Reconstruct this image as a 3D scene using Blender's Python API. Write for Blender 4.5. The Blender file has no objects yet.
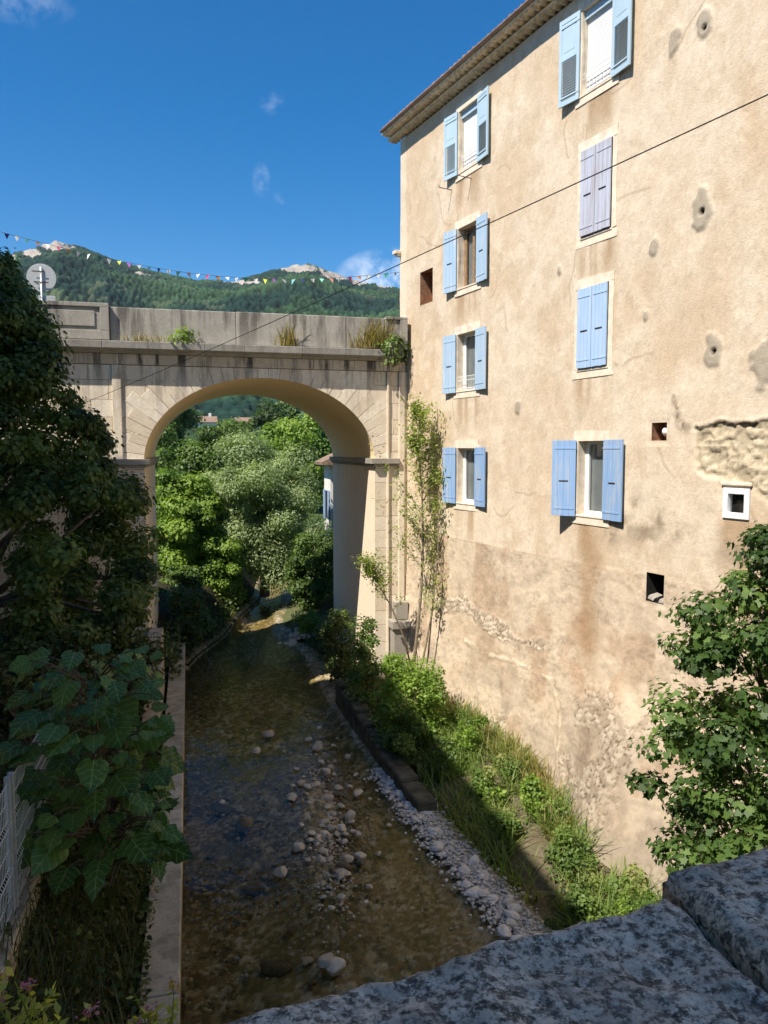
import bpy, bmesh, math, random
import numpy as np
from mathutils import Vector, Matrix
random.seed(7); RNG = np.random.default_rng(11)
R = math.radians
SC = bpy.context.scene
COL = SC.collection

# ------------------------------------------------------------------ camera
CZ = 7.5; FPX = 769.0; PITCH = R(4.6); YAW = R(14.2)
cam_d = bpy.data.cameras.new('camera'); cam = bpy.data.objects.new('camera', cam_d); COL.objects.link(cam)
cam.location = (0, 0, CZ); cam.rotation_euler = (R(90) - PITCH, 0, -YAW)
cam_d.sensor_fit = 'VERTICAL'; cam_d.sensor_height = 36; cam_d.lens = FPX / 1024 * 36
cam_d.clip_start = 0.02; cam_d.clip_end = 9000
SC.camera = cam
# ------------------------------------------------------------------ light
SUN = Vector((-1, -0.56, 1.55)).normalized()          # towards the sun
SUN_ELEV = math.asin(SUN.z); SUN_AZ = math.atan2(SUN.x, SUN.y)
w = bpy.data.worlds.new('World'); SC.world = w; w.use_nodes = True
wn = w.node_tree.nodes; wl = w.node_tree.links; wn.clear()
wo = wn.new('ShaderNodeOutputWorld'); bg = wn.new('ShaderNodeBackground'); sky = wn.new('ShaderNodeTexSky')
sky.sky_type = 'NISHITA'; sky.sun_disc = False; sky.sun_elevation = SUN_ELEV; sky.sun_rotation = SUN_AZ
sky.altitude = 400; sky.air_density = 1.0; sky.dust_density = 0.15; sky.ozone_density = 3.5
hs = wn.new('ShaderNodeHueSaturation'); hs.inputs['Saturation'].default_value = 1.45; hs.inputs['Value'].default_value = 1.0
wl.new(sky.outputs[0], hs.inputs['Color'])
geo = wn.new('ShaderNodeTexCoord')
def cloud(prev, az, el, wid, hei, scale, lo, hi, amount, tint=(7.5, 8.2, 9.2, 1)):
    """a small cloud in the sky around one compass direction"""
    d = Vector((math.sin(az) * math.cos(el), math.cos(az) * math.cos(el), math.sin(el)))
    rt = Vector((math.cos(az), -math.sin(az), 0)); up = rt.cross(d)
    def dot(v):
        n = wn.new('ShaderNodeVectorMath'); n.operation = 'DOT_PRODUCT'
        wl.new(geo.outputs['Generated'], n.inputs[0]); n.inputs[1].default_value = v; return n.outputs['Value']
    def m(op, a, b, c=None):
        n = wn.new('ShaderNodeMath'); n.operation = op
        for i, x in enumerate((a, b, c)):
            if x is None: continue
            if isinstance(x, (int, float)): n.inputs[i].default_value = x
            else: wl.new(x, n.inputs[i])
        return n.outputs[0]
    a = m('DIVIDE', dot(rt), wid); b = m('DIVIDE', dot(up), hei)
    r = m('ADD', m('MULTIPLY', a, a), m('MULTIPLY', b, b))
    fall = m('SUBTRACT', 1.0, r); fall.node.use_clamp = True
    front = m('GREATER_THAN', dot(d), 0.5)
    nz = wn.new('ShaderNodeTexNoise'); nz.inputs['Scale'].default_value = scale; nz.inputs['Detail'].default_value = 7
    nz.inputs['Roughness'].default_value = .6
    wl.new(geo.outputs['Generated'], nz.inputs['Vector'])
    mr = wn.new('ShaderNodeMapRange'); mr.inputs[1].default_value = lo; mr.inputs[2].default_value = hi
    wl.new(nz.outputs[0], mr.inputs[0])
    f = m('MULTIPLY', m('MULTIPLY', m('MULTIPLY', fall, front), mr.outputs[0]), amount); f.node.use_clamp = True
    mx = wn.new('ShaderNodeMix'); mx.data_type = 'RGBA'
    wl.new(f, mx.inputs[0]); wl.new(prev, mx.inputs[6]); mx.inputs[7].default_value = tint
    return mx.outputs[2]
c = hs.outputs[0]
c = cloud(c, YAW + R(0.6), R(12.2), .075, .04, 14, .36, .62, 1.5)
c = cloud(c, YAW - R(8.8), R(18.5), .012, .022, 46, .50, .80, .28)
c = cloud(c, YAW - R(7.4), R(17.4), .014, .010, 46, .50, .80, .22)
c = cloud(c, YAW - R(7.9), R(23.2), .022, .014, 46, .50, .80, .22)
c = cloud(c, YAW - R(24.5), R(27.3), .06, .032, 30, .50, .85, .40)
c = cloud(c, YAW - R(18.0), R(28.6), .028, .014, 34, .50, .85, .35)
wl.new(c, bg.inputs[0]); bg.inputs[1].default_value = 0.09
wl.new(bg.outputs[0], wo.inputs[0])
sd = bpy.data.lights.new('sun', 'SUN'); sd.energy = 4.9; sd.angle = R(0.5); sd.color = (1, .93, .82)
so = bpy.data.objects.new('sun', sd); COL.objects.link(so); so.location = (-30, -20, 60)
so.rotation_euler = (-SUN).to_track_quat('-Z', 'Y').to_euler()
SC.view_settings.view_transform = 'Standard'; SC.view_settings.look = 'None'
SC.view_settings.exposure = 0.74; SC.view_settings.gamma = 1

# ------------------------------------------------------------------ helpers: noise
def _h(ix, iy, s):
    n = (ix.astype(np.int64) * 374761393 + iy.astype(np.int64) * 668265263 + s * 1442695041) & 0xffffffff
    n = ((n ^ (n >> 13)) * 1274126177) & 0xffffffff
    n = ((n ^ (n >> 16)) * 2246822519) & 0xffffffff
    return ((n ^ (n >> 15)) & 0xffffff) / float(0x1000000)
def vnoise(x, y, s=0):
    ix = np.floor(x); iy = np.floor(y); fx = x - ix; fy = y - iy
    fx = fx * fx * (3 - 2 * fx); fy = fy * fy * (3 - 2 * fy)
    a = _h(ix, iy, s); b = _h(ix + 1, iy, s); c_ = _h(ix, iy + 1, s); d = _h(ix + 1, iy + 1, s)
    return (a + (b - a) * fx) * (1 - fy) + (c_ + (d - c_) * fx) * fy
def fbm(x, y, o=4, s=0, g=.5):
    t = 0; a = 1; n = 0
    for i in range(o):
        t = t + a * vnoise(x, y, s + i * 17); n += a; a *= g; x = x * 2.03 + 3.1; y = y * 2.03 + 1.7
    return t / n
def worley(x, y, s=0):
    ix = np.floor(x); iy = np.floor(y)
    f1 = np.full(x.shape, 9.); f2 = np.full(x.shape, 9.); idd = np.zeros(x.shape)
    for dx in (-1, 0, 1):
        for dy in (-1, 0, 1):
            cx = ix + dx; cy = iy + dy
            px = cx + .1 + .8 * _h(cx, cy, s); py = cy + .1 + .8 * _h(cx, cy, s + 5)
            d = np.hypot(px - x, py - y); v = _h(cx, cy, s + 9)
            m = d < f1
            f2 = np.where(m, f1, np.minimum(f2, d)); idd = np.where(m, v, idd); f1 = np.where(m, d, f1)
    return f1, f2, idd
def sst(a, b, x):
    t = np.clip((x - a) / (b - a), 0, 1); return t * t * (3 - 2 * t)
def lerp3(c, c2, m):
    return c * (1 - m[..., None]) + np.array(c2) * m[..., None]
def segdist(x, y, pts):
    d = np.full(x.shape, 99.)
    for (ax, ay), (bx, by) in zip(pts[:-1], pts[1:]):
        vx, vy = bx - ax, by - ay
        t = np.clip(((x - ax) * vx + (y - ay) * vy) / (vx * vx + vy * vy), 0, 1)
        d = np.minimum(d, np.hypot(x - ax - t * vx, y - ay - t * vy))
    return d
# ------------------------------------------------------------------ helpers: objects
def put(o, parent=None):
    COL.objects.link(o)
    if parent is not None:
        o.parent = parent
        if parent.parent is None: o.matrix_parent_inverse = Matrix.Translation(-parent.location)
    return o
def tag(o, label=None, cat=None, group=None, kind=None):
    for k, v in (('label', label), ('category', cat), ('group', group), ('kind', kind)):
        if v: o[k] = v
    return o
def empty(name, loc, label, cat, group=None):
    o = bpy.data.objects.new(name, None); o.empty_display_size = .2; COL.objects.link(o); o.location = loc
    return tag(o, label, cat, group)
class MB:
    def __init__(s): s.v = []; s.f = []; s.a = []
    def face(s, pts, a=.5):
        i = len(s.v); s.v += [tuple(p) for p in pts]; s.f.append(list(range(i, i + len(pts)))); s.a.append(a)
    def mesh(s, V, Fs, a=.5):
        i = len(s.v); s.v += [tuple(p) for p in V]
        for f in Fs: s.f.append([k + i for k in f]); s.a.append(a)
    def obox(s, c, ax, ay, az, a=.5):
        c, ax, ay, az = map(Vector, (c, ax, ay, az))
        V = [c + ax * i + ay * j + az * k for k in (-1, 1) for j in (-1, 1) for i in (-1, 1)]
        Fs = [(0, 2, 3, 1), (4, 5, 7, 6), (0, 1, 5, 4), (2, 6, 7, 3), (0, 4, 6, 2), (1, 3, 7, 5)]
        if ax.cross(ay).dot(az) < 0: Fs = [f[::-1] for f in Fs]
        s.mesh(V, Fs, a)
    def box(s, x0, x1, y0, y1, z0, z1, a=.5):
        s.obox(((x0 + x1) / 2, (y0 + y1) / 2, (z0 + z1) / 2), ((x1 - x0) / 2, 0, 0), (0, (y1 - y0) / 2, 0), (0, 0, (z1 - z0) / 2), a)
    def tube(s, pts, r, n=6, a=.5, cap=True):
        pts = [Vector(p) for p in pts]; rs = r if isinstance(r, (list, tuple)) else [r] * len(pts)
        base = len(s.v); prev = None
        for i, p in enumerate(pts):
            t = (pts[min(i + 1, len(pts) - 1)] - pts[max(i - 1, 0)]).normalized()
            u = t.orthogonal().normalized() if prev is None else (prev - t * prev.dot(t)).normalized()
            prev = u; w_ = t.cross(u)
            for k in range(n):
                q = 2 * math.pi * k / n
                s.v.append(tuple(p + (u * math.cos(q) + w_ * math.sin(q)) * rs[i]))
        for i in range(len(pts) - 1):
            for k in range(n):
                k2 = (k + 1) % n
                s.f.append([base + i * n + k, base + i * n + k2, base + (i + 1) * n + k2, base + (i + 1) * n + k]); s.a.append(a)
        if cap:
            s.f.append([base + k for k in range(n)][::-1]); s.a.append(a)
            e = base + (len(pts) - 1) * n; s.f.append([e + k for k in range(n)]); s.a.append(a)
    def prism(s, poly, d, a=.5):
        d = Vector(d); P_ = [Vector(p) for p in poly]; n = len(P_)
        i = len(s.v); s.v += [tuple(p) for p in P_] + [tuple(p + d) for p in P_]
        s.f.append([i + k for k in range(n)][::-1]); s.f.append([i + n + k for k in range(n)])
        for k in range(n): s.f.append([i + k, i + (k + 1) % n, i + n + (k + 1) % n, i + n + k])
        s.a += [a] * (n + 2)
    def build(s, name, mat, parent=None, smooth=False, bevel=0):
        me = bpy.data.meshes.new(name); me.from_pydata(s.v, [], s.f)
        at = me.attributes.new('var', 'FLOAT', 'FACE'); at.data.foreach_set('value', np.array(s.a, dtype=np.float32))
        bm = bmesh.new(); bm.from_mesh(me); bmesh.ops.recalc_face_normals(bm, faces=bm.faces); bm.to_mesh(me); bm.free()
        me.materials.append(mat)
        if smooth: me.polygons.foreach_set('use_smooth', [True] * len(me.polygons))
        o = bpy.data.objects.new(name, me); put(o, parent)
        if bevel:
            b = o.modifiers.new('bevel', 'BEVEL'); b.width = bevel; b.segments = 2; b.limit_method = 'ANGLE'
        return o
def np_mesh(name, V, Fa, mat, parent=None, col=None, var=None, smooth=False, uv=None):
    """fast mesh: V (n,3), Fa (m,k) index array"""
    me = bpy.data.meshes.new(name); m, k = Fa.shape
    me.vertices.add(len(V)); me.vertices.foreach_set('co', np.ascontiguousarray(V, dtype=np.float32).ravel())
    me.loops.add(m * k); me.loops.foreach_set('vertex_index', np.ascontiguousarray(Fa, dtype=np.int32).ravel())
    me.polygons.add(m); me.polygons.foreach_set('loop_start', np.arange(0, m * k, k, dtype=np.int32))
    if smooth: me.polygons.foreach_set('use_smooth', np.ones(m, dtype=bool))
    me.update(calc_edges=True)
    if col is not None:
        at = me.attributes.new('Col', 'FLOAT_COLOR', 'POINT')
        at.data.foreach_set('color', np.concatenate([col, np.ones((len(V), 1))], 1).astype(np.float32).ravel())
    if var is not None:
        at = me.attributes.new('var', 'FLOAT', 'FACE'); at.data.foreach_set('value', var.astype(np.float32))
    if uv is not None:
        l = me.uv_layers.new(name='uv'); l.data.foreach_set('uv', uv.astype(np.float32).ravel())
    me.materials.append(mat); me.validate()
    return put(bpy.data.objects.new(name, me), parent)
def grid_faces(ny, nx, keep=None):
    i = np.arange(ny * nx).reshape(ny, nx)
    q = np.stack([i[:-1, :-1], i[:-1, 1:], i[1:, 1:], i[1:, :-1]], -1)
    return q[keep] if keep is not None else q.reshape(-1, 4)
# ------------------------------------------------------------------ helpers: materials
class NT:
    def __init__(s, name):
        s.m = bpy.data.materials.new(name); s.m.use_nodes = True; s.t = s.m.node_tree; s.n = s.t.nodes; s.l = s.t.links
        s.n.clear(); s.out = s.n.new('ShaderNodeOutputMaterial'); s.pos = s.n.new('ShaderNodeNewGeometry').outputs['Position']
    def lk(s, a, b):
        if isinstance(a, bpy.types.NodeSocket): s.l.new(a, b)
        elif isinstance(a, (tuple, list)): b.default_value = tuple(a) + ((1,) if len(a) == 3 and len(b.default_value) == 4 else ())
        else: b.default_value = a
    def noise(s, scale, detail=4, rough=.55, st=(1, 1, 1), v=None):
        mp = s.n.new('ShaderNodeMapping'); mp.inputs['Scale'].default_value = st; s.lk(v or s.pos, mp.inputs[0])
        t = s.n.new('ShaderNodeTexNoise'); t.inputs['Scale'].default_value = scale; t.inputs['Detail'].default_value = detail
        t.inputs['Roughness'].default_value = rough; s.l.new(mp.outputs[0], t.inputs['Vector']); return t.outputs[0]
    def vor(s, scale, feat='F1', out='Distance', st=(1, 1, 1)):
        mp = s.n.new('ShaderNodeMapping'); mp.inputs['Scale'].default_value = st; s.lk(s.pos, mp.inputs[0])
        t = s.n.new('ShaderNodeTexVoronoi'); t.feature = feat; t.inputs['Scale'].default_value = scale
        s.l.new(mp.outputs[0], t.inputs['Vector']); return t.outputs[out]
    def ramp(s, f, lo, hi, a=0, b=1):
        t = s.n.new('ShaderNodeMapRange'); t.inputs[1].default_value = lo; t.inputs[2].default_value = hi
        t.inputs[3].default_value = a; t.inputs[4].default_value = b; s.lk(f, t.inputs[0]); return t.outputs[0]
    def mix(s, f, a, b, mode='MIX'):
        t = s.n.new('ShaderNodeMix'); t.data_type = 'RGBA'; t.blend_type = mode
        s.lk(f, t.inputs[0]); s.lk(a, t.inputs[6]); s.lk(b, t.inputs[7]); return t.outputs[2]
    def math(s, op, a, b=0.0):
        t = s.n.new('ShaderNodeMath'); t.operation = op; s.lk(a, t.inputs[0]); s.lk(b, t.inputs[1]); return t.outputs[0]
    def attr(s, name, out='Color'):
        t = s.n.new('ShaderNodeAttribute'); t.attribute_name = name; return t.outputs[out]
    def sepz(s, k=2):
        t = s.n.new('ShaderNodeSeparateXYZ'); s.l.new(s.pos, t.inputs[0]); return t.outputs[k]
    def bump(s, h, strength=.4, dist=.02):
        t = s.n.new('ShaderNodeBump'); t.inputs['Strength'].default_value = strength; t.inputs['Distance'].default_value = dist
        s.lk(h, t.inputs['Height']); return t.outputs[0]
    def pbr(s, col, rough=.85, nrm=None, metal=0, spec=.3):
        p = s.n.new('ShaderNodeBsdfPrincipled'); s.lk(col, p.inputs['Base Color']); s.lk(rough, p.inputs['Roughness'])
        p.inputs['Metallic'].default_value = metal; p.inputs['Specular IOR Level'].default_value = spec
        if nrm is not None: s.l.new(nrm, p.inputs['Normal'])
        return p.outputs[0]
    def done(s, sh): s.l.new(sh, s.out.inputs[0]); return s.m
def simple(name, col, rough=.7, metal=0, var=.25, scale=9, bump=.15, spec=.3):
    t = NT(name); n = t.noise(scale, 5)
    c_ = t.mix(t.ramp(n, .3, .7), [x * (1 - var) for x in col], [min(1, x * (1 + var)) for x in col])
    return t.done(t.pbr(c_, rough, t.bump(t.noise(scale * 6, 3), bump, .01), metal, spec))
def leafmat(name, dark, mid, light, trans=.35, rough=.5, spec=.35):
    t = NT(name); v = t.attr('var', 'Fac')
    c_ = t.mix(t.ramp(v, .0, .5), dark, mid); c_ = t.mix(t.ramp(v, .5, 1.0), c_, light)
    p = t.pbr(c_, rough, None, 0, spec)
    tr = t.n.new('ShaderNodeBsdfTranslucent'); t.lk(t.mix(1.0, c_, (1.15, 1.25, .55), 'MULTIPLY'), tr.inputs[0])
    mx = t.n.new('ShaderNodeMixShader'); mx.inputs[0].default_value = trans
    t.l.new(p, mx.inputs[1]); t.l.new(tr.outputs[0], mx.inputs[2]); return t.done(mx.outputs[0])

def mk_plaster():
    t = NT('plaster'); c_ = t.attr('Col')
    n = t.noise(3.0, 7, .65); c_ = t.mix(t.ramp(n, .25, .75), t.mix(1.0, c_, (.86, .84, .80), 'MULTIPLY'), t.mix(1.0, c_, (1.08, 1.07, 1.06), 'MULTIPLY'))
    g = t.noise(55, 3, .6); c_ = t.mix(t.ramp(g, .35, .75, 0, .35), c_, t.mix(1.0, c_, (.72, .68, .62), 'MULTIPLY'))
    c_ = t.mix(t.ramp(t.noise(17, 5, .7), .30, .72, .0, .55), t.mix(1.0, c_, (1.06, 1.06, 1.05), 'MULTIPLY'), t.mix(1.0, c_, (.76, .70, .62), 'MULTIPLY'))
    h = t.math('ADD', t.noise(34, 6, .7), t.math('MULTIPLY', n, .6))
    return t.done(t.pbr(c_, .93, t.bump(h, .6, .016), 0, .15))
def mk_stone(name, base, alt, dark, streak, zlo, zhi, streak_max=.85, lichen=0.0):
    """weathered building stone with rain streaks that hang from the ledge at zhi down to zlo"""
    t = NT(name); v = t.attr('var', 'Fac')
    c_ = t.mix(v, base, alt)
    c_ = t.mix(t.ramp(t.noise(2.2, 6, .65), .35, .75, 0, .55), c_, dark)
    c_ = t.mix(t.ramp(t.noise(22, 4, .6), .45, .8, 0, .35), c_, [x * .6 for x in dark])
    st = t.math('MAXIMUM', t.ramp(t.noise(3.2, 6, .65, (1, 1, .10)), .48, .60), t.ramp(t.noise(9, 4, .6, (1, 1, .06)), .56, .66, 0, .35))
    zz = t.ramp(t.sepz(), zlo, zhi, 0, streak_max)
    c_ = t.mix(t.math('MULTIPLY', st, zz), c_, streak)
    if lichen:
        c_ = t.mix(t.ramp(t.noise(13, 4, .7), .60, .70, 0, lichen), c_, (.42, .40, .30))
    h = t.math('ADD', t.noise(28, 6, .65), t.math('MULTIPLY', t.noise(5, 4), .8))
    return t.done(t.pbr(c_, .92, t.bump(h, .5, .015), 0, .15))
M = {}
M['plaster'] = mk_plaster()
M['ashlar'] = mk_stone('ashlar', (.70, .59, .445), (.88, .785, .64), (.56, .44, .31), (.10, .085, .07), 8.2, 10.1, .8)
M['frieze'] = mk_stone('frieze_stone', (.60, .51, .39), (.70, .60, .47), (.42, .34, .25), (.075, .065, .055), 9.3, 9.9, .95)
M['parapet'] = mk_stone('parapet_stone', (.36, .335, .295), (.43, .40, .35), (.22, .20, .17), (.09, .08, .07), 9.8, 11.1, .8, .35)
M['mortar'] = simple('mortar', (.30, .25, .19), .95, 0, .2)
M['soffit'] = mk_stone('ochre_plaster', (.90, .70, .43), (.90, .70, .43), (.84, .63, .36), (.66, .50, .33), 8.0, 9.6, .3)
M['pier'] = mk_stone('pier_plaster', (.84, .70, .53), (.84, .70, .53), (.72, .57, .42), (.48, .36, .26), 5.5, 7.3, .45)
M['grey_stone'] = mk_stone('grey_stone', (.33, .30, .26), (.42, .38, .32), (.22, .19, .16), (.12, .10, .09), 6, 9, .4)
M['surround'] = simple('lime_surround', (.72, .62, .49), .95, 0, .16, 6, .4, .1)
M['white_paint'] = simple('white_paint', (.78, .78, .76), .45, 0, .05, 5, .03)
M['blind'] = simple('blind_plastic', (.74, .74, .73), .5, 0, .04, 5, .02)
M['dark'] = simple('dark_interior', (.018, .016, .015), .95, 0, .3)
M['iron'] = simple('rusty_iron', (.07, .055, .05), .7, .6, .4, 30)
M['brown_wood'] = simple('brown_wood', (.28, .18, .10), .6, 0, .3, 14)
M['brick'] = simple('old_brick', (.30, .16, .09), .95, 0, .4, 12, .5)
M['curtain'] = simple('net_curtain', (.30, .31, .31), .9, 0, .12, 3)
M['tile'] = simple('roof_tile', (.24, .16, .115), .9, 0, .4, 5, .3)
M['genoise'] = simple('corbel_tile', (.82, .64, .44), .95, 0, .3, 7, .4)
M['gutter'] = simple('gutter_zinc', (.33, .22, .17), .55, .1, .25, 6)
M['bark'] = simple('bark', (.13, .10, .075), .95, 0, .45, 12, .8)
M['pale_bark'] = simple('pale_bark', (.24, .19, .13), .95, 0, .35, 12, .8)
M['galv'] = simple('galvanised_steel', (.52, .53, .53), .5, .35, .15, 14)
M['white_wire'] = simple('white_coated_wire', (.86, .86, .85), .5, 0, .08, 14)
M['cable'] = simple('black_cable', (.02, .02, .022), .6)
M['dark_stone'] = simple('mossy_stone', (.085, .08, .06), .95, 0, .5, 4, .9, .1)
M['concrete'] = simple('old_concrete', (.40, .34, .26), .95, 0, .3, 3, .6, .1)
M['pale_concrete'] = mk_stone('pale_concrete', (.50, .44, .34), (.60, .53, .41), (.24, .20, .14), (.12, .105, .07), .3, 1.3, .6, .3)
M['soil'] = simple('dark_soil', (.055, .043, .028), 1, 0, .5, 5, .8, .05)
M['asphalt'] = simple('asphalt', (.05, .05, .052), .95, 0, .25, 8, .4)
M['cream_wall'] = simple('cream_wall', (.62, .54, .42), .95, 0, .12, 1.5, .3, .1)
M['white_wall'] = simple('white_wall', (.74, .71, .65), .95, 0, .08, 1.5, .3, .1)
def mk_glass():
    t = NT('window_glass'); tr = t.n.new('ShaderNodeBsdfTransparent'); tr.inputs[0].default_value = (.75, .78, .78, 1)
    gl = t.n.new('ShaderNodeBsdfGlossy'); gl.inputs['Roughness'].default_value = .03
    mx = t.n.new('ShaderNodeMixShader'); mx.inputs[0].default_value = .14
    t.l.new(tr.outputs[0], mx.inputs[1]); t.l.new(gl.outputs[0], mx.inputs[2]); return t.done(mx.outputs[0])
M['glass'] = mk_glass()
def mk_paint(name, col, worn, amount):
    """painted shutter wood: vertical streaks of wear where the paint has thinned"""
    t = NT(name); n = t.noise(9, 6, .65, (1, 1, .12))
    c_ = t.mix(t.ramp(t.noise(1.7, 3), .3, .7, 0, .35), col, [x * .82 for x in col])
    c_ = t.mix(t.ramp(n, .62 - .25 * amount, .74, 0, min(1, .4 + amount)), c_, worn)
    return t.done(t.pbr(c_, .62, t.bump(n, .2, .004), 0, .3))
M['blue_pale'] = mk_paint('pale_blue_paint', (.42, .56, .66), (.54, .60, .63), .25)
M['blue_soft'] = mk_paint('soft_blue_paint', (.37, .51, .66), (.56, .60, .62), .5)
M['blue_grey'] = mk_paint('weathered_lilac_paint', (.50, .53, .63), (.36, .32, .32), .75)
M['blue_mid'] = mk_paint('mid_blue_paint', (.38, .53, .74), (.52, .59, .66), .4)
M['blue_deep'] = mk_paint('deep_blue_paint', (.24, .38, .61), (.42, .47, .53), .6)
# foliage
M['leaf_dark'] = leafmat('lime_tree_leaves', (.036, .062, .017), (.07, .115, .028), (.14, .205, .048), .38)
M['leaf_bright'] = leafmat('bright_leaves', (.12, .20, .03), (.21, .32, .05), (.31, .42, .085), .45)
M['leaf_willow'] = leafmat('willow_leaves', (.22, .28, .125), (.34, .42, .20), (.46, .53, .30), .5)
M['leaf_mid'] = leafmat('mid_leaves', (.06, .105, .022), (.11, .175, .038), (.18, .265, .06), .4)
M['leaf_maple'] = leafmat('maple_leaves', (.035, .07, .016), (.07, .13, .028), (.15, .23, .055), .4)
M['leaf_young'] = leafmat('young_leaves', (.17, .23, .045), (.28, .34, .08), (.42, .45, .14), .5)
M['leaf_dry'] = leafmat('dry_grass', (.24, .19, .07), (.36, .29, .11), (.48, .40, .18), .45)
M['leaf_grass'] = leafmat('grass_blades', (.09, .16, .03), (.17, .26, .055), (.32, .33, .12), .45)
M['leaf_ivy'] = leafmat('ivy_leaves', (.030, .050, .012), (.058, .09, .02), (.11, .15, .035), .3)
M['leaf_flower'] = leafmat('sunny_valerian_leaves', (.16, .22, .04), (.36, .40, .08), (.65, .62, .16), .5)  # sunlight is put into the leaf colour; the plants stand in shade
M['petal'] = leafmat('pink_petals', (.40, .10, .16), (.55, .18, .24), (.65, .28, .33), .3)
M['twig'] = simple('dry_twig', (.10, .07, .045), .95)
# ------------------------------------------------------------------ helpers: leaves
RH = np.array([(0, 0), (.34, .42), (0, 1), (-.34, .42)])
OV = np.array([(0, 0), (.30, .22), (.34, .55), (0, 1), (-.34, .55), (-.30, .22)])
WL = np.array([(0, 0), (.11, .45), (0, 1), (-.11, .45)])
BL = np.array([(-.035, 0), (.035, 0), (.022, .55), (0, 1), (-.022, .55)])
MP = np.array([(0, 0), (.10, .14), (.42, .05), (.36, .27), (.60, .52), (.30, .55), (.22, .66), (0, 1), (-.22, .66), (-.30, .55), (-.60, .52), (-.36, .27), (-.42, .05), (-.10, .14)])
def leaves(name, P_, size, mat, parent=None, shape=RH, up=.5, out=None, outw=.5, var=None, droop=0., jit=.35, cup=.12, rng=RNG):
    n = len(P_); k = len(shape)
    nr = rng.normal(size=(n, 3)); nr /= np.linalg.norm(nr, axis=1, keepdims=True)
    nr[:, 2] = np.abs(nr[:, 2]); nr = nr * (1 - up) + np.array([0, 0, 1.]) * up
    if out is not None: nr = nr + out * outw
    nr /= np.linalg.norm(nr, axis=1, keepdims=True) + 1e-9
    t = rng.normal(size=(n, 3)); t[:, 2] -= droop
    t -= nr * (t * nr).sum(1, keepdims=True); t /= np.linalg.norm(t, axis=1, keepdims=True) + 1e-9
    b = np.cross(nr, t); s = size * (1 + jit * (rng.random(n) * 2 - 1))
    V = P_[:, None] + (b[:, None] * shape[None, :, :1] + t[:, None] * shape[None, :, 1:]) * s[:, None, None]
    V += nr[:, None] * (np.abs(shape[None, :, :1]) * 2.2 - shape[None, :, 1:] ** 2) * (cup * s)[:, None, None]
    if var is None: var = rng.random(n)
    else: var = np.clip(var + (rng.random(n) - .5) * .55, 0, 1)
    return np_mesh(name, V.reshape(-1, 3), np.arange(n * k).reshape(n, k), mat, parent, var=var)
def clumps(cl, rng=RNG, shell=.45):
    """points spread in leaf clumps (cx,cy,cz,rx,ry,rz,n); returns points, outward dirs, per clump tone"""
    P_, D, T = [], [], []
    for cx, cy, cz, rx, ry, rz, n in cl:
        d = rng.normal(size=(n, 3)); d /= np.linalg.norm(d, axis=1, keepdims=True)
        r = shell + (1 - shell) * rng.random(n) ** .7; r *= 1 + .22 * rng.normal(size=n) * .6
        P_.append(np.array((cx, cy, cz)) + d * r[:, None] * np.array((rx, ry, rz))); D.append(d); T.append(np.full(n, rng.random()))
    return np.concatenate(P_), np.concatenate(D), np.concatenate(T)
def crown_clumps(c_, rx, ry, rz, k, cr, n, rng=RNG, lo=-1., cone=0.):
    cl = []
    while len(cl) < k:
        d = rng.normal(size=3); d /= np.linalg.norm(d)
        r = rng.random() ** .45
        z = d[2] * r
        if z < lo: continue
        sh = 1 - cone * (z + 1) / 2
        s = cr * (.6 + .8 * rng.random())
        cl.append((c_[0] + d[0] * r * rx * sh, c_[1] + d[1] * r * ry * sh, c_[2] + z * rz, s, s, s * .75, int(n * (.6 + .8 * rng.random()))))
    return cl
def branchy(mb, base, top, r, ends, n=7, rng=random):
    base = Vector(base); top = Vector(top); pts = []; rs = []
    for i in range(6):
        q = i / 5; j = .07 * (top - base).length * (0 if i in (0,) else 1)
        pts.append(base.lerp(top, q) + Vector((rng.uniform(-j, j) * .5, rng.uniform(-j, j) * .5, 0))); rs.append(r * (1.15 - .8 * q) if i else r * 1.5)
    mb.tube(pts, rs, n)
    for e in ends:
        e = Vector(e); h = max(.15, min(.9, (e.z - base.z) / max(.1, (top.z - base.z)) - .25 + rng.uniform(-.1, .1)))
        p0 = base.lerp(top, h); mid = p0.lerp(e, .5) + Vector((0, 0, .12 * (e - p0).length * rng.uniform(-.5, 1.2)))
        rr = r * (1 - .75 * h) * .45
        mb.tube([p0, mid, e], [rr, rr * .6, rr * .2], 5)
def tree(name, base, c_, rad, k, cr, n, size, lm, bm, label, cat='tree', group=None, shape=RH, r=.12, up=.35, droop=.3, lo=-1., cone=0., cl=None, rng=RNG, nb=14, jit=.35):
    root = empty(name, base, label, cat, group)
    cl = cl or crown_clumps(c_, *rad, k, cr, n, rng, lo, cone)
    P_, D, T = clumps(cl, rng)
    leaves('crown', P_, size, lm, root, shape, up, D, 1.1, T, droop, jit, rng=rng)
    mb = MB(); ends = [cl[i][:3] for i in range(0, len(cl), max(1, len(cl) // nb))]
    top = (c_[0], c_[1], max(e[2] for e in cl) - cr)
    branchy(mb, base, top, r, ends); mb.build('trunk', bm, root, True)
    return root
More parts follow.
